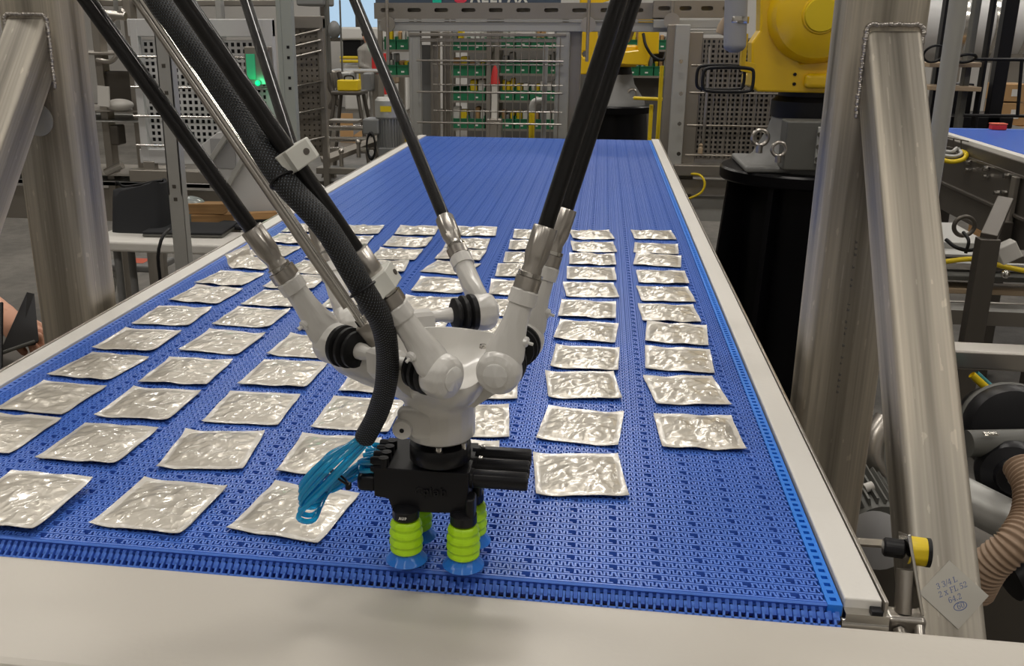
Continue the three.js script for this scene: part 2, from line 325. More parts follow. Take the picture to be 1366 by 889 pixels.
// ---------------------------------------------------------------- packets
function packetShapes(s) {
  const n = 30, W = 0.115, D = 0.121, P = [], pn = (x, y) => vnoise(x + s * 17.3, y + s * 9.1) - 0.5;
  const curlF = 0.0045 + 0.003 * pn(1, 1), curlB = 0.003 + 0.002 * pn(3, 2);
  for (let j = 0; j <= n; j++) for (let i = 0; i <= n; i++) {
    const u = i / n * 2 - 1, v = j / n * 2 - 1;                       // v = 1 is the edge towards the front
    const a = 1 - u * u * u * u, b = 1 - v ** 4;
    let y = 0.0068 * Math.pow(Math.max(0, (1 - (Math.abs(u) / 0.9) ** 3)), 0.8) * Math.pow(Math.max(0, 1 - (Math.abs(v) / 0.88) ** 3), 0.8);
    if (Number.isNaN(y)) y = 0;
    const inside = a * b;
    y += inside * (0.0042 * pn(u * 2.2, v * 2.6) + 0.0034 * pn(u * 5 + v * 1.5, v * 5.5) + 0.0018 * pn(u * 11, v * 10 + u * 3) + 0.0010 * pn(u * 21 + v * 2, v * 19));
    const ridge = Math.abs(pn(u * 3.1 + v, v * 3.3 - u * 0.7));
    y += inside * 0.0022 * Math.max(0, 1 - ridge * 7);
    const base = 0.0012 + (v > 0 ? curlF : curlB) * Math.abs(v) ** 6 * (0.6 + 1.1 * pn(u * 2.1 + 5, 7)) + 0.0028 * Math.abs(u) ** 8 * (0.5 + pn(v * 2 + 9, 3));
    P.push([u * W / 2 * (1 + 0.012 * pn(v * 3, 11) - 0.02 * (1 - u * u)), Math.max(0.0012, base + Math.max(-0.001, y)), v * D / 2 * (1 + 0.03 * pn(u * 2.5, 13)), Math.max(0.0005, base - 0.0007)]);
  }
  const pos = [], und = [];
  P.forEach(p => { pos.push(p[0], p[1], p[2]); und.push(p[0], p[3], p[2]); });
  const idx = (f, flip) => { const o = []; for (let j = 0; j < n; j++) for (let i = 0; i < n; i++) { const e = i < 2 || j < 2 || i >= n - 2 || j >= n - 2; if (f(e)) { const a = j * (n + 1) + i, b = a + 1, c = a + n + 1, d = c + 1; flip ? o.push(a, b, c, b, d, c) : o.push(a, c, b, b, c, d); } } return o; };
  const make = (arr, f, flip) => { const g = new THREE.BufferGeometry(); g.setAttribute('position', new THREE.Float32BufferAttribute(arr, 3)); g.setIndex(idx(() => true, flip)); g.computeVertexNormals(); g.setIndex(idx(f, flip)); return prep(g); };
  return { pouch: mergeGeometries([make(pos, e => !e, false), make(und, e => !e, true)]), rim: mergeGeometries([make(pos, e => e, false), make(und, e => e, true)]) };
}
const protos = [];
for (let k = 0; k < 7; k++) {
  const s = packetShapes(k + 1), g = new THREE.Group();
  obj('pouch', s.pouch, M.foil, g, true); obj('sealed_rim', s.rim, M.foilRim, g, true); protos.push(g);
}
{
  const ORD = ['first', 'second', 'third', 'fourth', 'fifth', 'sixth', 'seventh', 'eighth', 'ninth', 'tenth', 'eleventh', 'twelfth'];
  const COL = ['the far left column', 'the second column from the left', 'the third column from the left', 'the middle column', 'the third column from the right', 'the second column from the right', 'the far right column'];
  const CX = [-0.496, -0.334, -0.170, -0.006, 0.162, 0.328, 0.493];
  // per column: [distance from the front edge, turn in degrees] of every packet from the front
  const A = [
    [[-0.259, -2], [-0.394, -4], [-0.537, -7], [-0.678, -1], [-0.832, 1], [-0.988, -6], [-1.128, -7], [-1.28, -6], [-1.415, -5], [-1.56, -2], [-1.705, 3]],
    [[-0.070, -3], [-0.247, -2], [-0.392, -1], [-0.535, 1], [-0.69, -4], [-0.846, -3], [-0.983, -4], [-1.122, -1], [-1.258, -9], [-1.41, 3], [-1.566, 3], [-1.71, 4]],
    [[-0.092, -4], [-0.251, 6], [-0.400, 2], [-0.549, -1], [-0.692, -3], [-0.845, 3], [-0.99, -2], [-1.14, 2], [-1.292, 5], [-1.425, 0], [-1.573, 0], [-1.718, 3]],
    [[-0.102, -8], [-0.258, 1], [-0.402, 0], [-0.546, 1], [-0.70, 3], [-0.85, -2], [-0.988, 0], [-1.142, 0], [-1.306, -11], [-1.443, -2], [-1.573, 2], [-1.734, 4]],
    [[-0.265, 6], [-0.401, 6], [-0.547, 5], [-0.70, 2], [-0.85, 3], [-0.99, 5], [-1.145, 4], [-1.304, 3], [-1.438, 3], [-1.577, 3], [-1.722, 3]],
    [[-0.248, 6], [-0.405, -5], [-0.569, 6], [-0.701, -2], [-0.856, -4], [-1.001, -1], [-1.157, 6], [-1.302, 2], [-1.446, 2], [-1.585, 5], [-1.742, 8]],
    [[-0.408, 3], [-0.569, 8], [-0.717, -2], [-0.863, -4], [-1.000, 3], [-1.145, 4], [-1.293, 1], [-1.458, -5], [-1.595, -3], [-1.767, 4]],
  ];
  const special = { '1,0': 'silver foil packet hanging over the belt\'s front edge beside the white table', '0,7': 'silver foil packet with a corner folded up beside the left rail' };
  A.forEach((col, c) => col.forEach(([z, turn], k) => {
    const g = protos[Math.floor(rnd() * 7)].clone(); g.name = numbered('foil_packet'); scene.add(g);
    g.position.set(CX[c] + rr(-0.004, 0.004), TOP + 0.0006 + (k % 2) * 0.0004, z); g.rotation.y = rad(turn);
    if (rnd() < 0.4) g.rotation.y += Math.PI;
    if (c === 1 && k === 0) { g.rotation.y = rad(turn); g.position.y = TOP + 0.0085; g.rotation.x = 0.05; }
    if (c === 0 && k === 7) for (const m of g.children) {           // its left end is bent upwards
      m.geometry = m.geometry.clone(); const P = m.geometry.attributes.position, x0 = -0.022;
      for (let i = 0; i < P.count; i++) { const e = x0 - P.getX(i); if (e > 0) { const a = Math.min(1.25, e * 55); P.setX(i, x0 - e * Math.cos(a * 0.8)); P.setY(i, P.getY(i) + e * Math.sin(a * 0.8)); } }
      m.geometry.computeVertexNormals();
    }
    if (c === 0 && k === 7) g.rotation.y = rad(turn);
    tag(g, special[c + ',' + k] || `silver foil packet, ${ORD[k]} from the front in ${COL[c]}`, 'packet', 'foil packets on the blue belt');
  }));
}

// ---------------------------------------------------------------- the delta robot
const BALL = { a: V(0.0690, 1.15, -0.0170), b: V(0.2105, 1.15, 0.0701), c: V(0.0683, 1.15, -0.0678), d: V(0.2230, 1.15, -0.1477), e: V(0.2515, 1.15, 0.0542), f: V(0.2694, 1.15, -0.0594) };
const ARM = { L: V(-0.518, 0.848, 0.116).normalize(), K: V(-0.42, 0.619, -0.664).normalize(), R: V(0.271, 0.941, -0.205).normalize() };
const HUB = V(0.1845, 1.1, -0.027);
{
  const t = thing('delta_robot', 'white delta robot with black carbon rods reaching down over the blue belt', 'robot');
  // --- travelling platform: a three-lobed dish on a round hub
  const lobe = th => Math.pow((1 + Math.cos(3 * (th - rad(188)))) / 2, 1.5);
  const dish = (k, h, add, hub) => {                                  // ring of the dish: k = 0 at the hub, 1 at the rim
    const r = [];
    for (let i = 0; i < 84; i++) {
      const th = i / 84 * 2 * Math.PI, l = lobe(th), R = (0.060 + (Math.cos(th - rad(188)) > 0.4 ? 0.066 : Math.sin(th) > 0 ? 0.028 : 0.045) * l) * k + hub * (1 - k) + add;
      r.push(V(HUB.x + Math.cos(th) * R, h - 0.016 * l * k * k, HUB.z + Math.sin(th) * R));
    }
    return r.reverse();
  };
  const plat = loft([
    dish(0, 1.050, 0, 0.0335), dish(0, 1.053, 0, 0.0365), dish(0, 1.078, 0, 0.037), dish(0, 1.087, 0, 0.037), dish(0.05, 1.091, 0, 0.037), dish(0.3, 1.099, 0, 0.037), dish(0.6, 1.110, 0, 0.037), dish(0.85, 1.125, 0, 0.037), dish(0.97, 1.140, 0, 0.037), dish(1, 1.1475, 0, 0.037),
    dish(1, 1.149, -0.001, 0.037), dish(1, 1.149, -0.0035, 0.037), dish(1, 1.147, -0.0048, 0.037), dish(0.95, 1.136, -0.005, 0.037), dish(0.83, 1.127, -0.005, 0.037), dish(0.58, 1.114, -0.005, 0.035), dish(0.25, 1.104, -0.005, 0.03), dish(0, 1.099, 0, 0.012)], true, true, 0.9);
  const extra = [];
  for (const [p, q] of [['a', 'b'], ['c', 'd'], ['e', 'f']]) {         // a boss under the middle of each axle
    const m = BALL[p].clone().add(BALL[q]).multiplyScalar(0.5), u = BALL[q].clone().sub(BALL[p]).normalize(), inn = V(HUB.x - m.x, 0, HUB.z - m.z).normalize();
    const ring = (o, hu, hv, y) => [[-1, -1], [1, -1], [1, 1], [-1, 1]].map(([s, v]) => m.clone().addScaledVector(u, s * hu).addScaledVector(inn, o + v * hv).setY(y));
    extra.push(loft([ring(0.045, 0.012, 0.008, 1.092), ring(0.02, 0.016, 0.014, 1.118), ring(0.004, 0.017, 0.011, 1.134), ring(0.002, 0.017, 0.010, 1.155), ring(0.002, 0.014, 0.007, 1.159)], true, true, 0.4));
  }
  // lug with a clamp screw hole low on the hub's left
  extra.push(rbx(0.146, 0.172, 1.062, 1.090, -0.006, 0.010, 0.006, 3), lathe([[0, 0.0], [0.0095, 0], [0.0105, 0.002], [0.0105, 0.020], [0.0095, 0.0225], [0, 0.0228]], [0.1525, 1.0695, -0.008], [0, 0, 1], 28), rbx(0.158, 0.186, 1.056, 1.090, -0.02, 0.010, 0.008, 3));
  const platform = obj('travelling_platform', [plat, ...extra], M.robotWhite, t);
  obj('clamp_screw', cyl([0.1525, 1.0695, 0.0130], [0.1525, 1.0695, 0.0152], 0.0024, 0.0024, 12), M.black, platform);
  for (const [x, z] of [[0.150, -0.075], [0.222, -0.083], [0.236, 0.01]]) obj('screw', lathe([[0, 0.004], [0.0035, 0.0035], [0.0045, 0]], [x, 1.128, z], [0, 1, 0], 12), M.bright, platform);
  // --- rods with their fittings
  const side = (k, partner, d) => {
    const B = BALL[k], out = B.clone().sub(BALL[partner]).normalize(), C = B.clone().addScaledVector(out, -0.010);
    const at = (s, o = 0) => C.clone().addScaledVector(d, s).addScaledVector(out, o);
    const n = d.clone().cross(out).normalize(), o2 = n.clone().cross(d).normalize();          // across the arm / towards the outside
    // joint housing and arm in one casting
    const eye = lathe([[0.0165, -0.0135], [0.0195, -0.012], [0.0212, -0.006], [0.0215, 0.001], [0.0208, 0.007], [0.0185, 0.0115], [0.0145, 0.0138], [0, 0.014]], C, out, 36);
    const rings = [[0.004, 0.0170, 0.010, 0], [0.018, 0.0188, 0.0108, 0], [0.027, 0.0172, 0.0108, 0], [0.036, 0.0145, 0.0112, 0], [0.048, 0.0122, 0.0116, 0], [0.066, 0.0112, 0.0112, 0], [0.0665, 0.0132, 0.0132, 0], [0.079, 0.0132, 0.0132, 0], [0.0805, 0.0122, 0.0122, 0]]
      .map(([s, ru, rv, o]) => ellipseRing(at(s, o), n, o2, ru, rv, 28));
    const arm = obj('rod_end', [eye, loft(rings, true, true, 0.5)], M.robotWhite, t);
    obj('joint_cap', lathe([[0.0118, 0.0125], [0.0118, 0.0152], [0.0105, 0.0162], [0, 0.0170]], C, out, 32), M.capWhite, arm);
    const gf = at(0.034).addScaledVector(n, 0.0125 * (k === 'b' || k === 'f' || k === 'c' ? -1 : 1));
    const gn = n.clone().multiplyScalar(k === 'b' || k === 'f' || k === 'c' ? -1 : 1);
    obj('grease_nipple', [lathe([[0.0052, 0], [0.0052, 0.004], [0.0035, 0.0055], [0, 0.0055]], gf, gn, 14), lathe([[0.0016, 0.005], [0.0016, 0.010], [0, 0.0105]], gf, gn, 8)], M.capWhite, arm);
    // steel fitting
    const hex = new THREE.CylinderGeometry(0.0138, 0.0138, 0.0115, 6); hex.applyQuaternion(new THREE.Quaternion().setFromUnitVectors(UP, d)); hex.translate(...at(0.0865).toArray());
    const fit = obj('steel_fitting', [hex, lathe([[0.0095, 0.090], [0.0095, 0.100], [0.0088, 0.103], [0.0110, 0.112], [0.0113, 0.116], [0.0113, 0.1400], [0.0106, 0.1412], [0, 0.1412]], C, d, 28)], M.steel, t);
    obj('lock_nut', lathe([[0.0095, 0.0925], [0.0118, 0.0930], [0.0118, 0.0965], [0.0095, 0.097]], C, d, 28), M.bright, fit);
    const rod = obj('carbon_rod', new THREE.TubeGeometry(new THREE.LineCurve3(at(0.1405), at(0.72)), 2, 0.0077, 24), M.carbon, t, true);
    // bellows and pivot
    const inn = out.clone().negate();
    const bel = obj('rubber_bellows', lathe([[0.0205, 0.010], [0.0215, 0.0125], [0.0215, 0.016], [0.0165, 0.0185], [0.0165, 0.0195], [0.0208, 0.0215], [0.0208, 0.025], [0.0150, 0.0275], [0.0150, 0.0285], [0.0188, 0.0305], [0.0186, 0.034], [0.0125, 0.037], [0.0085, 0.0375]], C, inn, 32), M.rubber, t);
    obj('pivot_pin', lathe([[0.0085, 0.036], [0.0085, 0.043], [0.0065, 0.050], [0.0065, 0.075], [0, 0.076]], C, inn, 20), M.robotWhite, platform);
  };
  side('a', 'b', ARM.L); side('b', 'a', ARM.L); side('c', 'd', ARM.K); side('d', 'c', ARM.K); side('e', 'f', ARM.R); side('f', 'e', ARM.R);
  // --- telescopic shaft with its universal joint
  const s0 = V([0.1164, 1.17, 0.0005]), s1 = V([-0.0864, 1.4809, 0.0035]), dir = s1.clone().sub(s0).normalize(), far = s1.clone().addScaledVector(dir, 0.2);
  const sh = obj('telescopic_shaft', [cyl(s0.toArray(), far.toArray(), 0.0043, 0.0043, 20), cyl(s0.clone().addScaledVector(dir, 0.006).toArray(), s0.clone().addScaledVector(dir, 0.014).toArray(), 0.006, 0.006, 20)], M.bright, t);
  const guide = dir.clone().cross(V(0.2, 0.1, 1)).normalize();
  obj('guide_tube', cyl(s0.clone().addScaledVector(dir, 0.03).addScaledVector(guide, -0.005).toArray(), far.clone().addScaledVector(guide, -0.005).toArray(), 0.0034, 0.0034, 14), M.steel, sh);
  const hub = V(0.158, 1.112, -0.02), mid = s0.clone().lerp(hub, 0.4);
  obj('universal_joint', [bar(s0.clone().addScaledVector(dir, 0.008).toArray(), mid.toArray(), 0.017, 0.013, 0.002), bar(mid.toArray(), hub.toArray(), 0.009, 0.017, 0.002), cyl(mid.clone().add(V(-0.011, 0, 0.003)).toArray(), mid.clone().add(V(0.011, 0, -0.003)).toArray(), 0.0045, 0.0045, 16), cyl(mid.clone().add(V(0, 0.003, -0.011)).toArray(), mid.clone().add(V(0, -0.003, 0.011)).toArray(), 0.0045, 0.0045, 16), cyl([0.158, 1.10, -0.02], [0.158, 1.118, -0.02], 0.012, 0.012, 20)], M.steel, t);
}
const bundle = [[-0.0832, 1.5183, 0.0233], [-0.0523, 1.4798, 0.0413], [-0.0106, 1.4329, 0.0604], [0.0295, 1.3871, 0.0793], [0.074, 1.3333, 0.1033], [0.1107, 1.2968, 0.1114], [0.1412, 1.2422, 0.1081], [0.1517, 1.2061, 0.086], [0.1507, 1.165, 0.0618], [0.1434, 1.1267, 0.0429], [0.1299, 1.09, 0.0243], [0.1132, 1.0574, 0.0102]];
{ // --- braided hose with blue air tubes
  const t = thing('hose_bundle', 'black braided hose bundle with loose blue air tubes strapped along the robot arm', 'hose');
  const pts = bundle.map(p => V(p)), curve = new THREE.CatmullRomCurve3(pts);
  const g = new THREE.TubeGeometry(curve, 120, 0.0108, 28); const U = g.attributes.uv, P = g.attributes.position;
  const len = curve.getLength(); for (let i = 0; i < U.count; i++) { const k = 1 + 0.05 * (vnoise(U.getX(i) * 22, 1) - 0.5); const c = curve.getPointAt(Math.min(1, U.getX(i))); P.setXYZ(i, c.x + (P.getX(i) - c.x) * k, c.y + (P.getY(i) - c.y) * k, c.z + (P.getZ(i) - c.z) * k); U.setX(i, U.getX(i) * len / 0.6); }
  g.computeVertexNormals();
  obj('braided_sleeve', g, M.braid, t, true);
  // tubes leave the sleeve, hang in a loop and come back to the gripper's fittings
  const e = pts[pts.length - 1], ports = [];
  for (let i = 0; i < 8; i++) ports.push(V(0.1175, 1.022 - (i % 2) * 0.009, -0.005 - Math.floor(i / 2) * 0.014));
  const loopA = V([0.0509, 0.9786, 0.0377]), loopB = V([0.054, 1.0093, 0.0174]), loopC = V([0.0675, 0.9902, -0.005]), back = V([0.1165, 1.0203, -0.0316]);
  for (let i = 0; i < 8; i++) {
    const a = i / 8 * Math.PI * 2, j = (s) => V(rr(-s, s), rr(-s, s), rr(-s, s)), f = i / 7;
    const st = e.clone().add(V(Math.cos(a) * 0.006, Math.sin(a) * 0.003, Math.sin(a) * 0.006));
    const pre = st.clone().add(pts[pts.length - 2].clone().sub(e).multiplyScalar(0.45));
    const tip = loopA.clone().lerp(loopB, f).add(V(-0.006 * Math.sin(f * 3), 0, 0)).add(j(0.004));
    const out = st.clone().lerp(tip, 0.5).add(V(-0.012 * f, 0.006 * f, 0.004)).add(j(0.002)), low = tip.clone().add(V(0.012, -0.007 + 0.003 * f, -0.008)), ret = loopC.clone().add(j(0.005)), p = ports[i];
    obj('air_tube', tube([pre, st, out, tip, low, ret, back.clone().add(j(0.005)), p.clone().add(V(-0.015, 0, 0)), p], 0.0029, 80, 10), M.airTube, t);
  }
  const zc = V([0.0846, 1.0124, 0.0122]);
  const tie = new THREE.TorusGeometry(0.0125, 0.0013, 8, 30); tie.scale(1, 0.8, 1); tie.rotateX(rad(70)); tie.rotateZ(rad(-38)); tie.translate(...zc.toArray());
  obj('cable_tie', [tie, rbx(zc.x + 0.008, zc.x + 0.013, zc.y - 0.012, zc.y - 0.006, zc.z - 0.002, zc.z + 0.006, 0.001)], M.black, t);
  // nylon clamps holding the hose to the nearest rod
  const C = BALL.b.clone().addScaledVector(BALL.b.clone().sub(BALL.a).normalize(), -0.010);
  for (const [s, hp] of [[0.236, 4], [0.106, 6]]) {
    const r = C.clone().addScaledVector(ARM.L, s), h = pts[hp].clone(), along = ARM.L, sd = h.clone().sub(r); sd.addScaledVector(along, -sd.dot(along)); const dist = sd.length(); sd.normalize(); const up = along.clone().cross(sd).normalize();
    const P2 = (x, y) => r.clone().addScaledVector(sd, x).addScaledVector(up, y);
    const ring = (o, k = 1) => [[-0.0165, -0.0135], [-0.0165, 0.0135], [-0.0125, 0.0165], [0.009, 0.0165], [dist * 0.55, 0.010], [dist * 0.8, 0.007], [dist * 0.8, -0.007], [dist * 0.55, -0.010], [0.009, -0.0165], [-0.0125, -0.0165]].map(([x, y]) => P2(x * k, y * k).addScaledVector(along, o));
    const cl = obj('nylon_clamp', loft([ring(-0.0095, 0.96), ring(-0.0085), ring(0.0085), ring(0.0095, 0.96)], true, true, 0.4), M.nylon, t); label(cl, 'milky white nylon clamp');
    obj('clamp_bolt', cyl(P2(-0.007, 0.015).toArray(), P2(-0.007, 0.0172).toArray(), 0.0028, 0.0028, 12), M.frameDark, cl);
    const z = new THREE.TorusGeometry(0.0118, 0.0013, 8, 28), tan = curve.getTangentAt(Math.min(1, hp / (pts.length - 1)));
    z.applyQuaternion(new THREE.Quaternion().setFromUnitVectors(V(0, 0, 1), tan)); z.translate(...h.toArray());
    obj('cable_tie', z, M.black, t);
  }
}
const font = await new FontLoader().loadAsync('fonts/droid/droid_sans_bold.typeface.json');
function lettering(text, size, depth, at, rot = [0, 0, 0], center = true) {
  const g = new TextGeometry(text, { font, size, depth, curveSegments: 5 }); g.computeBoundingBox();
  if (center) g.translate(-(g.boundingBox.max.x + g.boundingBox.min.x) / 2, 0, 0);
  g.applyMatrix4(new THREE.Matrix4().makeRotationFromEuler(new THREE.Euler(...rot))); g.translate(...at); return g;
}
{ // --- the suction gripper under the platform
  const t = thing('suction_gripper', 'black vacuum gripper with four lime green suction cups hanging under the delta robot', 'gripper', [HUB.x, 0.9, HUB.z]);
  const cx = HUB.x, cz = HUB.z, L = (x, y, z) => [x - cx, y - 0.9, z - cz];
  const fl = obj('mounting_flange', lathe([[0, 1.0195], [0.022, 1.0195], [0.022, 1.0215], [0.0315, 1.0230], [0.0325, 1.0245], [0.0325, 1.0400], [0.0315, 1.0415], [0.0215, 1.0415], [0.0215, 1.050], [0, 1.050]].map(([r, y]) => [r, y - 0.9]), [0, 0, 0], [0, 1, 0], 48), M.black, t);
  for (const [x, z] of [[0.003, 0.0262], [0.0262, 0.012]]) obj('flange_screw', cyl([x, 0.1405, z], [x, 0.147, z], 0.004, 0.004, 12), M.bright, fl);
  // manifold: outline seen from the front, pushed backwards
  const o = [[0.1195, 1.0175], [0.1195, 0.9865], [0.134, 0.9845], [0.139, 0.9705], [0.2165, 0.9735], [0.2175, 1.0175]].map(([x, y]) => [x - cx, y - 0.9]);
  const g = extrude(o, 0.074, 0.0012); g.translate(0, 0, -0.076 - cz);
  const mb = obj('manifold_body', [g], M.black, t);
  obj('embossed_lettering', [lettering('piab', 0.0088, 0.0018, L(0.1830, 0.9915, -0.0006)), (() => { const q = new THREE.TorusGeometry(0.0034, 0.0010, 6, 20, Math.PI * 1.5); q.rotateZ(rad(-60)); q.translate(...L(0.1668, 0.9955, -0.0004)); return q; })()], M.black, mb);
  for (const [z, y] of [[-0.014, 1.0075], [-0.038, 1.0095], [-0.062, 1.0115]]) {
    const e = obj('ejector_tube', lathe([[0, 0.215], [0.0105, 0.215], [0.0105, 0.222], [0.0098, 0.2225], [0.0098, 0.2765], [0.0088, 0.2782], [0.0070, 0.2782], [0.0070, 0.262], [0, 0.262]].map(([r, x]) => [r, x - cx]), [0, y - 0.9, z - cz], [1, 0, 0], 26), M.black, t);
    if (z < -0.02) obj('silver_tab', rbx(0.2235 - cx, 0.2285 - cx, y - 0.9 + 0.0075, y - 0.9 + 0.0115, z - cz - 0.003, z - cz + 0.003, 0.001), M.bright, e);
  }
  obj('end_block', [rbx(0.0985 - cx, 0.1205 - cx, 0.9875 - 0.9, 1.007 - 0.9, -0.026 - cz, -0.003 - cz, 0.006, 4), rbx(0.1035 - cx, 0.1205 - cx, 0.995 - 0.9, 1.016 - 0.9, -0.07 - cz, -0.03 - cz, 0.005, 3)], M.black, t);
  for (let k = 0; k < 4; k++) { // elbow fittings for the air tubes
    const z = -0.006 - k * 0.0145 - cz, f = obj('push_fitting', [cyl([0.128 - cx, 0.1165, z], [0.128 - cx, 0.1285, z], 0.0052, 0.0052, 14), cyl([0.1165 - cx, 0.124, z], [0.130 - cx, 0.124, z], 0.0048, 0.0048, 14), cyl([0.1165 - cx, 0.1155, z], [0.130 - cx, 0.1155, z], 0.0048, 0.0048, 14)], M.black, t);
    obj('release_ring', [cyl([0.1145 - cx, 0.124, z], [0.117 - cx, 0.124, z], 0.0042, 0.0042, 14), cyl([0.1145 - cx, 0.1155, z], [0.117 - cx, 0.1155, z], 0.0042, 0.0042, 14)], M.rubber, f);
  }
  for (const [x, z, k] of [[0.1520, 0.000, 0], [0.2130, -0.001, 1], [0.1530, -0.050, 2], [0.2145, -0.048, 3]]) {
    const h = k ? (k === 1 ? 0 : 0.001) : 0.002, X0 = x - cx, Z0 = z - cz, y = s => 0.0 + s + h;
    const elbow = 0.0765;
    const m = obj('cup_mount', [lathe([[0, elbow], [0.0118, elbow - 0.002], [0.0125, 0.074], [0.0142, 0.0725], [0.0142, 0.0635], [0.0128, 0.0615], [0.009, 0.0605], [0, 0.06]].map(([r, s]) => [r, y(s)]), [X0, 0, Z0], [0, 1, 0], 24)], M.black, t);
    if (k % 2) obj('side_elbow', rbx(X0 + 0.003, X0 + 0.0125, y(0.068), y(0.094), Z0 - 0.012, Z0 + 0.010, 0.004, 3), M.black, m);
    if (k === 0) obj('size_mark', lettering('AUP', 0.0032, 0.0004, [X0 - 0.0005, y(0.0665), Z0 + 0.0142]), M.capWhite, m);
    const c = obj('suction_cup', lathe([[0.009, 0.0615], [0.0135, 0.0605], [0.0160, 0.0575], [0.0168, 0.0545], [0.0152, 0.0512], [0.0152, 0.0502], [0.0175, 0.0472], [0.0178, 0.0445], [0.0158, 0.0412], [0.0158, 0.0402], [0.0178, 0.0372], [0.0180, 0.0345], [0.0160, 0.0312], [0.0160, 0.0305], [0.0174, 0.0280], [0.0172, 0.0255], [0.0145, 0.0232], [0.009, 0.0225]].map(([r, s]) => [r, y(s)]), [X0, 0, Z0], [0, 1, 0], 40), M.lime, t);
    label(c, 'lime green bellows'); label(obj('cup_lip', lathe([[0.009, 0.0238], [0.0138, 0.0238], [0.0152, 0.0215], [0.0178, 0.0180], [0.0208, 0.0150], [0.0222, 0.0132], [0.0215, 0.0128], [0.0150, 0.0190], [0.009, 0.0205]].map(([r, s]) => [r, y(s)]), [X0, 0, Z0], [0, 1, 0], 40), M.lip, c), 'flared blue lip');
  }
}

// ---------------------------------------------------------------- steel uprights beside the belt
function weldBead(pts, r = 0.004) {
  const cv = new THREE.CatmullRomCurve3(pts.map(p => V(p)), false, 'catmullrom', 0.1), n = Math.ceil(cv.getLength() / 0.0035), o = [];
  for (let i = 0; i <= n; i++) { const p = cv.getPointAt(i / n); o.push(sph([p.x + rr(-0.0008, 0.0008), p.y + rr(-0.0008, 0.0008), p.z], r * rr(0.85, 1.15), 1, 0.9, 0.9)); }
  return o;
}
function frameLeg(name, lab, x0, x1, zf, zb, bx0, bx1, ytop, slope, len) {
  const t = thing(name, lab, 'post', [(x0 + x1) / 2, FLOOR, (zf + zb) / 2]);
  const cx = (x0 + x1) / 2, cz = (zf + zb) / 2, h = 1.9 - FLOOR;
  const p = new RoundedBoxGeometry(x1 - x0, h, zf - zb, 4, 0.012); p.translate(0, h / 2, 0);
  obj('upright', p, M.postSteel, t);
  obj('foot_plate', rbx(-0.11, 0.11, 0, 0.012, -0.1, 0.1, 0.003), M.steel, t);
  // diagonal brace: a square tube cut at an angle against the upright's front face
  const th = 0.08, w = bx1 - bx0, B = new RoundedBoxGeometry(w, len, th, 4, 0.009), a = Math.atan(slope);
  const br = obj('diagonal_brace', B, M.postSteel, t);
  br.rotation.x = -a;
  const vert = th / Math.sin(a);                                      // height of the cut on the upright
  const mid = V((bx0 + bx1) / 2 - cx, ytop - vert / 2 - FLOOR, zf - cz), d = V(0, -Math.cos(a), Math.sin(a));
  br.position.copy(mid.clone().addScaledVector(d, len / 2 - 0.045));
  const l = bx0 - cx - 0.002, r = bx1 - cx + 0.002, yT = ytop - FLOOR + 0.002, yB = yT - vert - 0.01, z = zf - cz + 0.001;
  obj('weld_bead', [...weldBead([[l, yB, z], [l, yT - 0.008, z], [l + 0.008, yT, z], [r - 0.008, yT, z], [r, yT - 0.008, z], [r, yB, z]], 0.0042)], M.weld, t);
  return { t, br, a, len, th };
}
const LEFT = frameLeg('steel_upright', 'thick welded steel upright with a diagonal brace left of the belt', -0.793, -0.67, -0.835, -0.935, -0.776, -0.696, 1.478, 0.865, 1.3);
const RIGHT = frameLeg('steel_upright', 'thick welded steel upright with a note stuck low on its brace, right of the belt', 0.70, 0.823, -0.70, -0.795, 0.735, 0.813, 1.463, 0.80, 1.15);
obj('round_cap', lathe([[0, 0], [0.029, 0], [0.031, 0.002], [0.031, 0.004], [0.027, 0.006], [0, 0.0065]], [-0.006, 1.286 - FLOOR, 0.048], [0, 0, 1], 36), M.galv, LEFT.t);
{ // faint ink marks printed along the right upright
  const o = [], p0 = [0.7537, 1.1238, -0.7], p1 = [0.7661, 0.8623, -0.7], c = RIGHT.t.position;
  for (let i = 0; i < 26; i++) { const f = i / 25; if (rnd() < 0.2) continue; const h = rr(0.0022, 0.0042), w = rr(0.0025, 0.0045), x = p0[0] + (p1[0] - p0[0]) * 0.15 - c.x, y = p0[1] + (p1[1] - p0[1]) * f - c.y; o.push(bx(x, x + w, y, y + h, -0.70 - c.z, -0.70 - c.z + 0.0004), bx(x, x + 0.0009, y, y + h + 0.002, -0.70 - c.z, -0.70 - c.z + 0.0004)); }
  obj('ink_marking', o, std([0.16, 0.15, 0.14], 0.7), RIGHT.t).userData.kind = 'stuff';
}
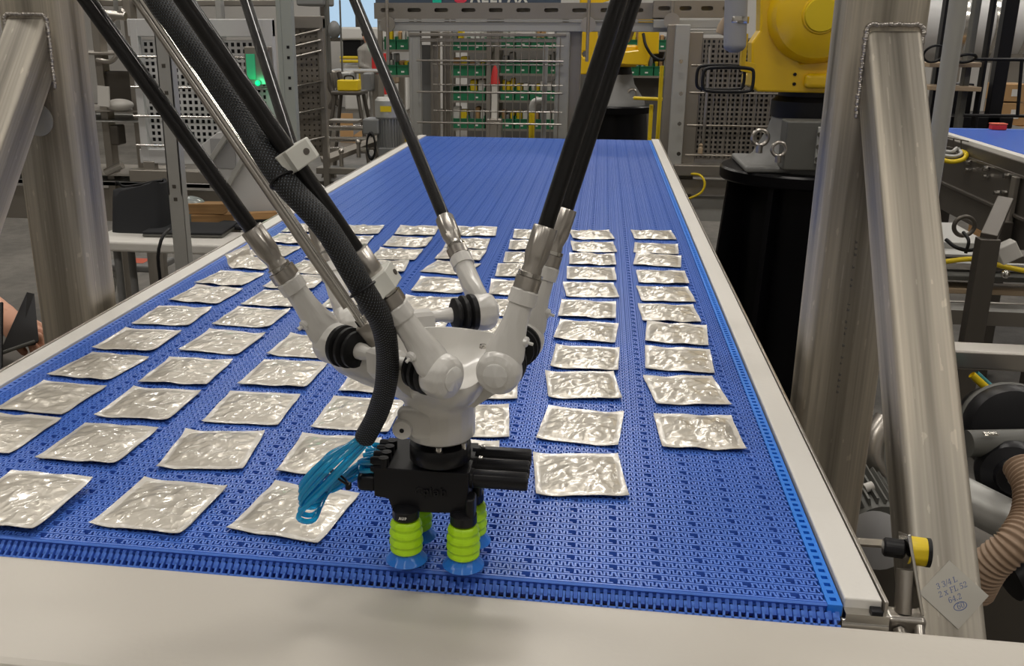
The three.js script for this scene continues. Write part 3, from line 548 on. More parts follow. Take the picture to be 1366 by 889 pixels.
{ // handwritten note on the right brace
  const cv = document.createElement('canvas'); cv.width = cv.height = 256; const c = cv.getContext('2d');
  c.fillStyle = '#b4b1a8'; c.fillRect(0, 0, 256, 256); c.fillStyle = '#4a5a8e'; c.strokeStyle = '#4a5a8e'; c.lineWidth = 4;
  c.translate(128, 128); c.rotate(0.38); c.font = 'italic 40px serif'; c.textAlign = 'center';
  c.fillText('3 3/4 L', -6, -52); c.fillText('2 x FL 52', 6, -10); c.fillText('64.2', -8, 34); c.fillText('60', 0, 78);
  c.beginPath(); c.ellipse(0, 66, 36, 20, 0, 0, 7); c.stroke();
  const map = new THREE.CanvasTexture(cv); map.colorSpace = THREE.SRGBColorSpace;
  const g = new THREE.BoxGeometry(0.056, 0.056, 0.0008);
  const m = obj('paper_note', g, std([1, 1, 1], 0.7, 0, { map }), scene, true);
  tag(m, 'small diamond-set paper note with blue handwriting on the right steel brace', 'note');
  const pos = V([0.7709, 0.8384, -0.1465]); const Bw = RIGHT.br, up = V(0, Math.sin(RIGHT.a), Math.cos(RIGHT.a));
  // slide it onto the brace's upper face
  RIGHT.t.updateMatrixWorld(true); const c0 = Bw.getWorldPosition(V(0, 0, 0)); const off = up.dot(pos.clone().sub(c0)) - RIGHT.th / 2 - 0.0006; pos.addScaledVector(up, -off); pos.x = 0.778;
  m.position.copy(pos); m.rotation.set(-RIGHT.a, 0, 0); m.rotateZ(rad(47));
}
{ // reel sensor on its clamp beside the right rail
  const t = thing('guide_rail_clamp', 'small steel clamp with a yellow and black knob at the right rail\'s near end', 'clamp', [0.69, 0.86, -0.1]);
  obj('bracket_plate', [bar([-0.002, 0.066, -0.012], [0.012, -0.012, 0.022], 0.004, 0.034, 0.0015)], M.bright, t);
  obj('black_knob', lathe([[0, -0.024], [0.0085, -0.024], [0.0105, -0.022], [0.0105, -0.004], [0.0085, -0.002], [0, -0.002]], [0.0, 0.050, -0.004], [1, 0, 0.15], 26), M.black, t);
  obj('yellow_knob', lathe([[0, 0.002], [0.0150, 0.002], [0.0155, 0.004], [0.0155, 0.018], [0.0150, 0.020], [0, 0.0205]], [0.0, 0.050, -0.004], [1, 0, 0.15], 26), M.yellowDeep, t);
  obj('knob_rim', lathe([[0.0140, 0.0195], [0.0158, 0.0195], [0.0158, 0.0235], [0.014, 0.0240], [0, 0.024]], [0.0, 0.050, -0.004], [1, 0, 0.15], 26), M.rubber, t);
  obj('clamp_post', [cyl([-0.006, -0.008, 0.03], [-0.004, 0.035, 0.012], 0.009, 0.009, 18)], M.steel, t);
  obj('clamp_block', [rbx(-0.026, 0.016, -0.032, -0.006, 0.018, 0.044, 0.006, 3), cyl([-0.012, -0.022, 0.046], [-0.012, -0.022, 0.058], 0.0085, 0.0085, 6), cyl([0.008, -0.015, 0.04], [0.008, -0.028, 0.052], 0.006, 0.006, 12)], M.steel, t);
  obj('support_rod', cyl([-0.045, -0.02, 0.03], [0.0, -0.02, 0.03], 0.005, 0.005, 12), M.bright, t);
  obj('cross_plate', bx(-0.046, 0.03, 0.018, 0.021, -0.075, -0.06), M.bright, t);
}
{
  const t = thing('round_pole', 'round grey pole behind the right steel upright', 'pole', [0.96, FLOOR, -1.0]);
  obj('tube', cyl([0, 0, 0], [0, 2.4, 0], 0.0155, 0.0155, 24), M.galv, t); obj('base_flange', cyl([0, 0, 0], [0, 0.01, 0], 0.06, 0.06, 24), M.steel, t);
}

// ---------------------------------------------------------------- guards and machinery behind the belt
// a plate with rows of square holes: real strips around the holes
function perforated(x0, x1, y0, y1, z, pitch, hole, t = 0.004) {
  const o = [], w = pitch - hole, nx = Math.max(1, Math.round((x1 - x0) / pitch)), ny = Math.max(1, Math.round((y1 - y0) / pitch));
  for (let i = 0; i <= nx; i++) { const x = x0 + (x1 - x0) * i / nx; o.push(bx(x - w / 2, x + w / 2, y0, y1, z - t, z)); }
  for (let j = 0; j <= ny; j++) { const y = y0 + (y1 - y0) * j / ny; o.push(bx(x0, x1, y - w / 2, y + w / 2, z - t + 0.0004, z - 0.0004)); }
  return o;
}
const stuffPart = o => { o.userData.kind = 'stuff'; return o; };
function slotted(x0, x1, y0, y1, z, d, n) {                          // a beam with a row of rounded slots through its face
  const h = y1 - y0, holes = [], p = (x1 - x0) / n;
  for (let i = 0; i < n; i++) { const c = x0 + (i + 0.5) * p, a = p * 0.18, r = h * 0.13, o = [], yc = y0 + h * 0.55; for (let k = 0; k < 16; k++) { const t = k / 16 * 2 * Math.PI; o.push([c + Math.sign(Math.cos(t)) * a + Math.cos(t) * r, yc + Math.sin(t) * r]); } holes.push(o); }
  const g = extrude([[x0, y0], [x1, y0], [x1, y1], [x0, y1]], 0.004, 0, holes); g.translate(0, 0, z); return [g, bx(x0, x1, y0, y0 + 0.006, z - d, z), bx(x0, x1, y1 - 0.006, y1, z - d, z), bx(x0, x1, y0, y1, z - d - 0.004, z - d)];
}
{ // the cage frame straight behind the belt
  const t = thing('guard_cage', 'grey metal guard cage with slotted top beam and wire grid straight behind the belt', 'guard');
  const z = -5;
  obj('slotted_beam', slotted(-1.064, 0.7602, 1.5152, 1.6078, z + 0.02, 0.08, 11), M.frame, t);
  obj('beam', [rbx(-1.0434, 0.765, 1.4434, 1.4986, z - 0.06, z + 0.004, 0.004), rbx(-1.043, 0.7611, 1.5025, 1.5118, z - 0.06, z + 0.02, 0.002)], M.galv, t);
  obj('beam', [rbx(-0.8569, 0.1053, 1.4152, 1.4331, z - 0.04, z + 0.01, 0.003), rbx(-0.8574, 0.1289, 1.3807, 1.4022, z - 0.05, z - 0.005, 0.003)], M.frame, t);
  for (const [a, b] of [[[-0.8573, 1.4067, -5.0], [-0.7851, 0.7697, -5.0]], [[-0.74, 1.384, -5.1], [-0.6868, 0.7602, -5.1]], [[-0.6978, 1.382, -5.3], [-0.6457, 0.7383, -5.3]], [[0.0464, 1.4322, -5.0], [0.1309, 0.7873, -5.0]], [[0.1117, 1.4322, -5.05], [0.1989, 0.783, -5.05]]])
    obj('post', [rbx(a[0], b[0], FLOOR, a[1] + 0.06, a[2] - 0.06, a[2], 0.006), bx(a[0] + 0.012, a[0] + 0.02, FLOOR, a[1], a[2], a[2] + 0.008), bx(b[0] - 0.02, b[0] - 0.012, FLOOR, a[1], a[2], a[2] + 0.008)], a[2] > -5.04 ? M.galv : M.frame, t);
  for (const [u, v] of [[[-0.9728, 1.5117, -4.98], 0], [[0.2357, 1.514, -4.98], 0]]) obj('hanger_bracket', [cyl([u[0], u[1] - 0.03, u[2] + 0.03], [u[0], u[1] - 0.03, u[2] + 0.05], 0.045, 0.045, 20), cyl([u[0], u[1] - 0.24, u[2] + 0.05], [u[0], u[1] + 0.15, u[2] + 0.05], 0.010, 0.010, 10)], M.steel, t);
  const [gx0, gx1, gy0, gy1] = [-0.8003, 0.0949, 0.7992, 1.3764];
  for (const y of [1.2723, 1.0851, 0.8989]) obj('grid_bar', cyl([gx0, y, z + 0.05], [gx1, y, z + 0.05], 0.006, 0.006, 8), M.steel, t);
  for (const y of [1.3599, 1.2495, 1.1289, 0.9703]) obj('grid_bar', cyl([gx0 + 0.1, y, z + 0.03], [gx1, y, z + 0.03], 0.0045, 0.0045, 8), M.steel, t);
  const w = []; for (let i = 0; i < 17; i++) { const x = gx0 + 0.13 + i * (gx1 - gx0 - 0.15) / 16; w.push(cyl([x, 0.2, z + 0.04], [x, gy1 + 0.03, z + 0.04], 0.0035, 0.0035, 6)); }
  stuffPart(obj('grid_wires', w, M.frame, t));
  obj('side_panel', [bx(-0.826, -0.7436, 0.7672, 1.3596, z - 0.22, z - 0.2), rbx(-0.8356, -0.8233, 0.756, 1.3687, z - 0.23, z - 0.19, 0.003)], M.grayPaint, t);
}
{ // right guard with the perforated sheet
  const t = thing('safety_guard', 'grey guard with a perforated steel sheet left of the large yellow robot', 'guard');
  const z = -4.85;
  const P = [0.8368, 1.4795, 0.7257, 1.4069];
  stuffPart(obj('perforated_sheet', perforated(P[0], P[1], P[2], P[3], z, 0.0268, 0.0150), std([0.24, 0.22, 0.195], 0.5, 0.3), t));
  obj('backing', bx(P[0], P[1], P[2], P[3], z - 0.05, z - 0.04), M.fabricBlack, t);
  for (const y of [1.2612, 1.1072, 0.9208, 0.7482]) obj('cross_bar', cyl([P[0], y, z + 0.03], [P[1], y, z + 0.03], 0.006, 0.006, 8), M.steel, t);
  const w = []; for (let i = 0; i < 16; i++) { const x = P[0] + 0.02 + i * (P[1] - P[0]) / 16; w.push(cyl([x, P[2], z + 0.02], [x, P[3], z + 0.02], 0.003, 0.003, 6)); } stuffPart(obj('grid_wires', w, M.steel, t));
  const posts = [[[0.6881, 1.4354, -4.8], [0.7778, 0.7125, -4.8], 'frame'], [[0.7328, 1.4357, -4.78], [0.8152, 0.716, -4.78], 'galv'], [[0.7847, 1.3946, -4.82], [0.8925, 0.7124, -4.82], 'frame']];
  for (const [a, b, m] of posts) obj('post', rbx(a[0], b[0], FLOOR, a[1] + 0.05, a[2] - 0.05, a[2], 0.005), M[m], t);
  for (const v of [[0.7693, 1.2849, -4.74], [0.7814, 1.1062, -4.74], [0.7844, 0.9369, -4.74], [0.7917, 0.7645, -4.74]]) obj('bolt', cyl(v, [v[0], v[1], v[2] + 0.015], 0.012, 0.012, 8), M.bright, t);
  obj('base_beam', [rbx(0.7718, 1.2013, 0.6358, 0.6996, z, z + 0.12, 0.006), bx(0.7812, 1.2183, 0.5229, 0.6091, z - 0.02, z + 0.08)], M.frame, t);
  obj('kick_plate', bx(0.8535, 1.2332, 0.3536, 0.504, z + 0.02, z + 0.03), M.galv, t);
  obj('vertical_pipe', cyl([0.9262, 1.3676, -4.75], [0.9279, 0.7878, -4.75], 0.009, 0.009, 10), M.steel, t);
  obj('brass_fitting', [lathe([[0, 0], [0.014, 0], [0.014, 0.03], [0.009, 0.04], [0.012, 0.05], [0, 0.06]], [0.9157, 0.767, -4.74], [0, 1, 0], 12)], M.tan, t);
}
{
  const t = thing('top_beam', 'grey slotted machine beam at the top edge between both yellow robots', 'beam');
  obj('slotted_beam', slotted(0.6062, 1.0891, 1.523, 1.617, -4.88, 0.08, 4), M.frame, t);
  obj('rail', [rbx(0.6124, 1.094, 1.4655, 1.5139, -4.95, -4.88, 0.004), rbx(0.7143, 1.0968, 1.4325, 1.456, -4.93, -4.89, 0.003)], M.galv, t);
  obj('hanger_bracket', [cyl([0.712, 1.5054, -4.85], [0.7101, 1.5051, -4.82], 0.045, 0.045, 20), cyl([0.708, 1.6109, -4.83], [0.7145, 1.3817, -4.83], 0.010, 0.010, 10)], M.steel, t);
}
tag(obj('earth_cable', tube([[0.8724, 0.6488, -4.735], [0.9208, 0.6464, -4.7], [0.9474, 0.6064, -4.68], [0.9343, 0.5535, -4.68], [0.878, 0.5151, -4.69], [0.847, 0.5001, -4.72]], 0.007, 40, 8), M.yellowDeep), 'yellow cable looping out beside the far right corner of the belt', 'cable');
{
  const t = thing('yellow_handrail', 'thin yellow handrail posts behind the right corner of the belt', 'handrail');
  for (const [a, b] of [[[0.7167, 1.2291, -5.6], [0.713, 0.7304, -5.6]], [[0.6687, 0.9697, -5.7], [0.6684, 0.7182, -5.7]]]) obj('post', cyl([a[0], FLOOR, a[2]], a, 0.014, 0.014, 10), M.yellowDeep, t);
  obj('rail', [cyl([0.5445, 1.0161, -5.65], [0.7677, 1.0092, -5.65], 0.012, 0.012, 10)], M.yellowDeep, t);
}
{
  const t = thing('yellow_pipe', 'yellow bent pipe with a grey elbow behind the wire grid', 'pipe');
  obj('upright_pipe', (() => { const p = [-0.1304, 0.9162, -5.6]; return cyl([p[0], FLOOR, p[2]], p, 0.022, 0.022, 14); })(), M.yellowDeep, t);
  obj('elbow', tube([[-0.1304, 0.9162, -5.6], [-0.1314, 0.9561, -5.6], [-0.1168, 0.9862, -5.6], [-0.0613, 0.9969, -5.6]], 0.022, 24, 12), M.galv, t);
}
{
  const t = thing('grey_conduit', 'thin grey vertical conduit behind the wire grid', 'conduit');
  obj('pipe', (() => { const p = [-0.0388, 1.3608, -5.4]; return cyl([p[0], FLOOR, p[2]], p, 0.017, 0.017, 12); })(), M.duct, t);
}
// --- industrial robots
function eyeBolt(p, r, parent) { const T = new THREE.TorusGeometry(r, r * 0.28, 10, 24); T.translate(p[0], p[1] + r * 1.2, p[2]); return obj('eye_bolt', [T, cyl([p[0], p[1] - r * 0.8, p[2]], [p[0], p[1] + r * 0.3, p[2]], r * 0.45, r * 0.45, 12)], M.steel, parent); }
{
  const t = thing('industrial_robot', 'large yellow industrial robot on a black pedestal beside the right upright', 'robot');
  const C = [1.2161, 0.8907, -3.3632], z = C[2];
  const k = (r, y) => [r, y - C[1]];
  const ped = obj('pedestal', [lathe([k(0.30, FLOOR), k(0.40, FLOOR), k(0.40, FLOOR + 0.03), k(0.30, FLOOR + 0.031)], C, [0, 1, 0], 40), lathe([k(0.26, FLOOR + 0.02), k(0.255, C[1] - 0.05)], C, [0, 1, 0], 36)], M.blackPaint, t);
  for (let i = 0; i < 8; i++) { const a = i / 8 * 2 * Math.PI + 0.25, g = extrude([[0.24, FLOOR + 0.02], [0.41, FLOOR + 0.02], [0.33, C[1] - 0.05], [0.24, C[1] - 0.05]], 0.018, 0.002); g.rotateY(a); g.translate(C[0], 0, C[2]); obj('gusset', g, M.blackPaint, ped); }
  obj('top_disc', lathe([k(0, C[1] - 0.055), k(0.345, C[1] - 0.055), k(0.352, C[1] - 0.048), k(0.352, C[1] - 0.008), k(0.345, C[1]), k(0, C[1])], C, [0, 1, 0], 56), M.blackPaint, t);
  obj('base', [lathe([k(0.26, C[1]), k(0.26, C[1] + 0.02), k(0.22, C[1] + 0.05), k(0.165, C[1] + 0.16), k(0.15, C[1] + 0.22), k(0, C[1] + 0.22)], C, [0, 1, 0], 36), rbx(C[0] - 0.28, C[0] + 0.28, C[1], C[1] + 0.025, z - 0.22, z + 0.24, 0.01)], M.grayPaint, t);
  const J = [1.0695, 1.2066, 0.9148, 1.1107]; const jb = obj('junction_box', rbx(J[0], J[1] + 0.1, J[2], J[3], z + 0.19, z + 0.32, 0.008), M.grayBox, t);
  obj('connector_plate', rbx(J[1] - 0.02, J[1] + 0.08, J[2] + 0.03, J[3] - 0.02, z + 0.32, z + 0.335, 0.004), M.galv, jb);
  for (const f of [0.25, 0.5, 0.75]) obj('plug', cyl([J[1] - 0.005, J[2] + (J[3] - J[2]) * f, z + 0.33], [J[1] - 0.005, J[2] + (J[3] - J[2]) * f, z + 0.365], 0.016, 0.014, 12), M.bright, jb);
  eyeBolt([0.988, 0.9953, -3.15], 0.031, t); eyeBolt([1.0486, 0.9664, -3.05], 0.027, t);
  obj('rotary_joint', lathe([k(0.15, C[1] + 0.21), k(0.16, C[1] + 0.215), k(0.16, C[1] + 0.28), k(0.135, C[1] + 0.30), k(0.135, C[1] + 0.325), k(0, C[1] + 0.325)], C, [0, 1, 0], 36), M.black, t);
  const zz = z + 0.16, Q = [[0.9422, 1.7407, -3.2], [0.9853, 1.7405, -3.2], [1.0084, 1.4977, -3.2], [1.1223, 1.3209, -3.2], [1.1915, 1.3302, -3.2], [1.394, 1.3318, -3.2], [1.408, 1.2175, -3.2], [0.9721, 1.2213, -3.2], [0.9463, 1.242, -3.2], [0.9348, 1.4047, -3.2], [0.963, 1.4514, -3.2]].map(p => [p[0], p[1]]);
  const g = extrude(Q, 0.10, 0.008); g.translate(0, 0, zz - 0.1);
  const car = obj('carriage', [g, rbx(Q[8][0] + 0.01, Q[6][0], Q[7][1], Q[7][1] + 0.05, z - 0.25, zz, 0.01)], M.yellow, t);
  const S = [1.1246, 1.2786, 1.2308, 1.2906]; obj('raised_pad', rbx(S[0] + 0.02, S[1], S[2], S[3], zz, zz + 0.05, 0.02, 4), M.yellow, car);
  for (const p of [[1.1078, 1.2846, -3.15], [1.1088, 1.2465, -3.15]]) obj('bolt_hole', cyl([p[0], p[1], zz + 0.005], [p[0], p[1], zz + 0.014], 0.007, 0.007, 10), M.black, car);
  const B = [1.1671, 1.5144, -3.15];
  const hs = obj('arm_housing', [lathe([[0, -0.25], [0.185, -0.25], [0.192, -0.1], [0.188, 0.02], [0.165, 0.075], [0.13, 0.095], [0.075, 0.1], [0.07, 0.108], [0, 0.110]], [B[0], B[1], zz], [0, 0, 1], 48)], M.yellow, t);
  obj('cover_cap', lathe([[0.066, 0.108], [0.062, 0.116], [0, 0.118]], [B[0], B[1], zz], [0, 0, 1], 36), M.yellowDeep, hs);
  obj('upper_arm', rbx(B[0] - 0.14, B[0] + 0.14, B[1], B[1] + 0.85, zz - 0.3, zz - 0.03, 0.06, 4), M.yellow, t);
  const d0 = [0.8193, 1.7273, -3.0], d1 = [0.8356, 1.4013, -3.0];
  const duct = obj('hose_duct', [cyl(d1, d0, 0.043, 0.043, 24), sph(d1, 0.043, 1, 0.7, 1)], M.duct, t); obj('hose_clip', lathe([[0.0445, 0], [0.0455, 0.003], [0.0455, 0.022], [0.0445, 0.025]], [0.8358, 1.4817, -3.0], [0.03, 1, 0], 24), M.bright, duct);
  const h = [0.9075, 1.3859, -3.1]; obj('bracket_arm', [bar([0.8843, 1.3195, -3.1], [0.8852, 1.4428, -3.1], 0.018, 0.05, 0.002), bar([0.8843, 1.3195, -3.1], [0.9317, 1.3084, -3.1], 0.022, 0.04, 0.002)], M.yellow, t);
  obj('warm_connector', lathe([[0, -0.03], [0.022, -0.03], [0.026, 0], [0.02, 0.03], [0, 0.032]], [0.7965, 1.4679, -3.05], [0.4, 1, 0], 16), M.tan, t);
  for (const [a, b, zq] of [[931, 88, -3.15], [938, 91, -3.0]]) {
    const x0 = a === 931 ? [0.7166, 1.3164, -3.15] : [0.726, 1.3133, -3.0], x1 = a === 931 ? [0.902, 1.2264, -3.15] : [0.9158, 1.2269, -3.0], e = 0.02;
    obj('cable_loop', tube([[x0[0] + e, x0[1], zq], [x1[0] - e, x0[1], zq], [x1[0] - e * 0.2, x0[1] - e * 0.3, zq], [x1[0], x0[1] - e, zq], [x1[0], x1[1] + e, zq], [x1[0] - e * 0.3, x1[1] + e * 0.2, zq], [x1[0] - e, x1[1], zq], [x0[0] + e, x1[1], zq], [x0[0] + e * 0.3, x1[1] + e * 0.3, zq], [x0[0], x1[1] + e, zq], [x0[0], x0[1] - e, zq], [x0[0] + e * 0.3, x0[1] - e * 0.3, zq]], 0.0065, 120, 8, true), M.rubber, t);
  }
}
{
  const t = thing('industrial_robot', 'smaller yellow industrial robot farther back behind the black rods', 'robot');
  const C = [0.4319, 0.8449, -7.4069], z = C[2], k = (r, y) => [r, y - C[1]];
  obj('pedestal', lathe([k(0.42, FLOOR), k(0.42, FLOOR + 0.03), k(0.36, FLOOR + 0.05), k(0.285, C[1] - 0.06)], C, [0, 1, 0], 32), M.blackPaint, t);
  obj('top_disc', lathe([k(0, C[1] - 0.06), k(0.345, C[1] - 0.06), k(0.35, C[1] - 0.01), k(0.34, C[1]), k(0, C[1])], C, [0, 1, 0], 40), M.blackPaint, t);
  obj('base', lathe([k(0.27, C[1]), k(0.26, C[1] + 0.04), k(0.17, C[1] + 0.17), k(0.15, C[1] + 0.25), k(0, C[1] + 0.25)], C, [0, 1, 0], 30), M.grayPaint, t);
  eyeBolt([0.5829, 0.9027, -7.2347], 0.035, t);
  obj('rotary_joint', cyl([C[0], C[1] + 0.24, z], [C[0], C[1] + 0.34, z], 0.15, 0.13, 28), M.black, t);
  const gA = extrude([[0.1018, 1.4652, -7.2], [0.26, 1.4833, -7.2], [0.3066, 1.1144, -7.2], [0.1209, 1.1127, -7.2]].map(p => [p[0], p[1]]), 0.2, 0.01, [(() => { const c = [0.1832, 1.2637, -7.2]; return Array.from({ length: 16 }, (_, i) => [c[0] + 0.035 * Math.cos(i / 8 * Math.PI), c[1] + 0.035 * Math.sin(i / 8 * Math.PI)]); })()]); gA.translate(0, 0, -7.3);
  const gB = extrude([[0.6063, 1.5716, -7.2], [0.7215, 1.5486, -7.2], [0.721, 1.4555, -7.2], [0.7577, 1.4439, -7.2], [0.7617, 1.2793, -7.2], [0.7017, 1.273, -7.2], [0.6823, 1.1897, -7.2], [0.4748, 1.194, -7.2], [0.495, 1.2776, -7.2], [0.6159, 1.2903, -7.2]].map(p => [p[0], p[1]]), 0.2, 0.01); gB.translate(0, 0, -7.3);
  obj('carriage', [gA, gB, rbx(0.2479, 0.611, 1.1592, 1.3356, -7.5, -7.25, 0.02)], M.yellow, t);
  const B = [0.3816, 1.4837, -7.2]; obj('arm_housing', lathe([[0, -0.2], [0.2, -0.2], [0.2, 0.05], [0.15, 0.11], [0, 0.12]], [B[0], B[1], -7.35], [0, 0, 1], 36), M.motorGray, t);
  obj('upper_arm', rbx(0.1149, 0.3571, 1.6178, 2.0872, -7.5, -7.3, 0.04, 3), M.yellow, t);
  obj('cable', tube([[0.6389, 1.4265, -7.05], [0.6661, 1.3293, -7.0], [0.7297, 1.2489, -7.0], [0.8018, 1.2263, -7.0], [0.8248, 1.2831, -7.05]], 0.012, 30, 8), M.rubber, t);
}
// --- storage racks with green bins
{
  const rack = (lab, x0, x1, ys, zr) => {
    const t = thing('storage_rack', lab, 'rack'), Zr = zr;
    for (const x of [x0, x1]) for (const dz of [0, -0.35]) obj('post', rbx(x - 0.02, x + 0.02, FLOOR, ys[0] + 0.35, Zr + dz - 0.02, Zr + dz + 0.02, 0.003), M.frame, t);
    for (const y of ys) obj('shelf', bx(x0, x1, y - 0.02, y, Zr - 0.36, Zr + 0.01), M.frame, t);
    return t;
  };
  const ROW = ['top', 'second', 'third', 'lowest visible'], POS = ['first', 'second', 'third', 'fourth', 'fifth'];
  const binGeo = w => { const h = 0.11, d = 0.3, s = 0.006; const front = extrude([[-w / 2, 0], [w / 2, 0], [w / 2, h * 0.72], [-w / 2, h * 0.72]], s, 0.0015); front.translate(0, 0, -s); return [bx(-w / 2, w / 2, 0, s, -d, 0), bx(-w / 2, -w / 2 + s, 0, h, -d, 0), bx(w / 2 - s, w / 2, 0, h, -d, 0), bx(-w / 2, w / 2, 0, h, -d, -d + s), front, bx(-w / 2 - 0.004, w / 2 + 0.004, h * 0.70, h * 0.78, -0.004, 0.008)]; };
  const groups = [
    ['left', -1.0108, -0.6974, [1.279, 1.0606, 0.8455, 0.6003], 2, 'storage rack of green bins behind the left half of the wire grid'],
    ['right', -0.565, -0.041, [1.3012, 1.085, 0.8526, 0.603], 4, 'storage rack of green bins behind the right half of the wire grid'],
    ['far right', 0.5407, 0.9316, [1.2814, 1.0444], 3, 'storage rack of green bins between the two yellow robots'],
    ['far left', -1.6133, -1.3885, [1.2817, 1.0613], 2, 'storage rack of green bins left of the guard cage']];
  const stuffs = [M.capWhite, M.tableTop, M.yellowDeep, M.cardboard, M.tableTop, M.motorGray];
  for (const [g, x0, x1, ys, n, lab] of groups) {
    const Zr = g === 'far right' ? -8.3 : -7.6;
    rack(lab, x0 - 0.03, x1 + 0.03, ys.map(y => y - 0.001), Zr);
    const w = (x1 - x0) / n - 0.012;
    ys.forEach((y, r) => { for (let i = 0; i < n; i++) {
      const t = thing('parts_bin', `green parts bin, ${POS[i]} from the left on the ${ROW[r]} shelf of the ${g} rack`, 'bin', [x0 + (i + 0.5) * (w + 0.012), y, Zr], 0, 'green bins on the far racks');
      obj('tray', binGeo(w), M.bin, t);
      if (rnd() < 0.85) { const k = 2 + Math.floor(rnd() * 2); for (let q = 0; q < k; q++) { const x = -w / 2 + (q + 0.5) * w / k, hh = rr(0.12, 0.19); obj('contents', rbx(x - w / k * 0.42, x + w / k * 0.42, 0.012, hh, -0.2, -0.03 - rnd() * 0.04, 0.012, 2), stuffs[Math.floor(rnd() * stuffs.length)], t); } }
      obj('paper_label', bx(-0.014, 0.014, 0.02, 0.034, 0.0022, 0.003), M.capWhite, t);
    } });
  }
  const back = struct('wall_partition', bx(-0.98, 1.6, FLOOR, 1.35, -8.6, -8.5), M.wallDark);
}
{
  const t = thing('red_cone_stand', 'slim white column with a red tip between the green bin racks', 'column');
  obj('column', rbx(-0.5946, -0.5398, 0.7152, 1.0138, -7.24, -7.18, 0.008), M.tableTop, t); obj('red_tip', lathe([[0.0, 0.0], [0.045, 0], [0.02, 0.12], [0.008, 0.15], [0, 0.15]], [-0.569, 1.0141, -7.2], [0, 1, 0], 16), M.red, t);
  obj('pedestal', rbx(-0.6303, -0.5013, FLOOR, 0.7274, -7.26, -7.14, 0.01), M.frame, t);
}
{ // sign far behind, its lower edge in view
  const t = thing('company_sign', 'dark hanging sign with white letters and coloured icons at the top edge', 'sign');
  const z = -7.0; obj('board', rbx(-1.5373, -0.0243, 1.6563, 1.8565, z - 0.04, z, 0.004), std([0.06, 0.085, 0.13], 0.5), t);
  const a = [-0.7244, 1.6582, -7.0], b = [-0.3179, 1.6581, -7.0];
  obj('lettering', lettering('ALLPAX', (b[0] - a[0]) / 4.35, 0.006, [(a[0] + b[0]) / 2, a[1] + 0.004, z]), M.capWhite, t);
  const sub = []; for (let i = 0; i < 11; i++) sub.push(bx(a[0] + i * 0.036, a[0] + i * 0.036 + 0.016, a[1] - 0.014, a[1] - 0.004, z, z + 0.004)); obj('small_lettering', sub, M.whiteFrame, t);
  obj('green_icon', rbx(-1.0619, -0.9883, 1.6595, 1.7287, z, z + 0.006, 0.004), std([0.0, 0.55, 0.38], 0.5), t);
  const c = [-0.8315, 1.6997, -7.0]; obj('red_icon', cyl([c[0], c[1], z], [c[0], c[1], z + 0.008], 0.055, 0.055, 6), std([0.75, 0.05, 0.1], 0.5), t);
  for (const p of [[-1.4749, 1.8562, -7.0], [-0.0778, 1.851, -7.0]]) obj('hanging_rod', cyl([p[0], p[1], z - 0.02], [p[0], CEIL, z - 0.02], 0.008), M.steel, t);
}
// --- left background
{
  const t = thing('safety_guard', 'white framed guard door with a perforated sheet behind the black rods at left', 'guard');
  const z = -3.5, P = [-1.8629, -1.2135, 0.867, 1.4477], y0 = P[2], y1 = P[3];
  stuffPart(obj('perforated_sheet', perforated(P[0] + 0.01, P[1] - 0.03, y0 + 0.02, y1 - 0.05, z - 0.02, 0.0295, 0.0175), M.whiteFrame, t));
  obj('backing', bx(P[0], P[1], y0, y1 - 0.05, z - 0.06, z - 0.05), M.fabricBlack, t);
  obj('door_frame', [rbx(P[0] - 0.035, P[0] + 0.004, y0 - 0.04, y1 + 0.05, z - 0.03, z + 0.01, 0.004), rbx(P[1] - 0.03, P[1] + 0.02, y0 - 0.04, y1 + 0.05, z - 0.03, z + 0.01, 0.004), rbx(P[0] - 0.045, P[1] + 0.02, y1 - 0.03, y1 + 0.05, z - 0.03, z + 0.008, 0.004), rbx(P[0] - 0.045, P[1] + 0.02, y0 - 0.05, y0 + 0.02, z - 0.03, z + 0.008, 0.004)], M.whiteFrame, t);
  for (const y of [1.3256, 1.1839, 1.0468, 0.9067]) obj('cross_bar', cyl([P[0] - 0.05, y, z + 0.02], [P[1], y, z + 0.02], 0.006, 0.006, 8), M.bright, t);
  for (const x of [P[0], P[1] - 0.02]) obj('foot', rbx(x - 0.03, x + 0.03, FLOOR, y0 - 0.04, z - 0.03, z + 0.01, 0.004), M.frame, t);
  obj('bottom_rail', rbx(P[0] - 0.1, P[1], y0 - 0.14, y0 - 0.08, z - 0.04, z + 0.03, 0.005), M.frame, t);
}
{
  const t = thing('safety_guard', 'tan grey perforated guard with thin cross bars right of the slotted upright', 'guard');
  const z = -3.95, P = [-1.2477, -1.1132, 0.8196, 1.457], y0 = P[2], y1 = P[3];
  stuffPart(obj('perforated_sheet', perforated(P[0], P[1], y0, y1, z, 0.028, 0.0095), std([0.23, 0.205, 0.17], 0.5, 0.4), t));
  obj('backing', bx(P[0], P[1], y0, y1, z - 0.03, z - 0.02), std([0.13, 0.115, 0.095], 0.6), t);
  obj('frame_post', [rbx(P[1], P[1] + 0.03, FLOOR, y1 + 0.05, z - 0.03, z + 0.01, 0.003), rbx(P[0], P[1] + 0.03, y1, y1 + 0.06, z - 0.03, z + 0.015, 0.003)], M.frame, t);
  for (const y of [1.4318, 1.3805, 1.3289, 1.1797, 1.043, 0.8923]) obj('cross_bar', cyl([P[0], y - 0.015, z + 0.02], [P[1] + 0.02, y + 0.02, z + 0.02], 0.006, 0.006, 8), M.steel, t);
}
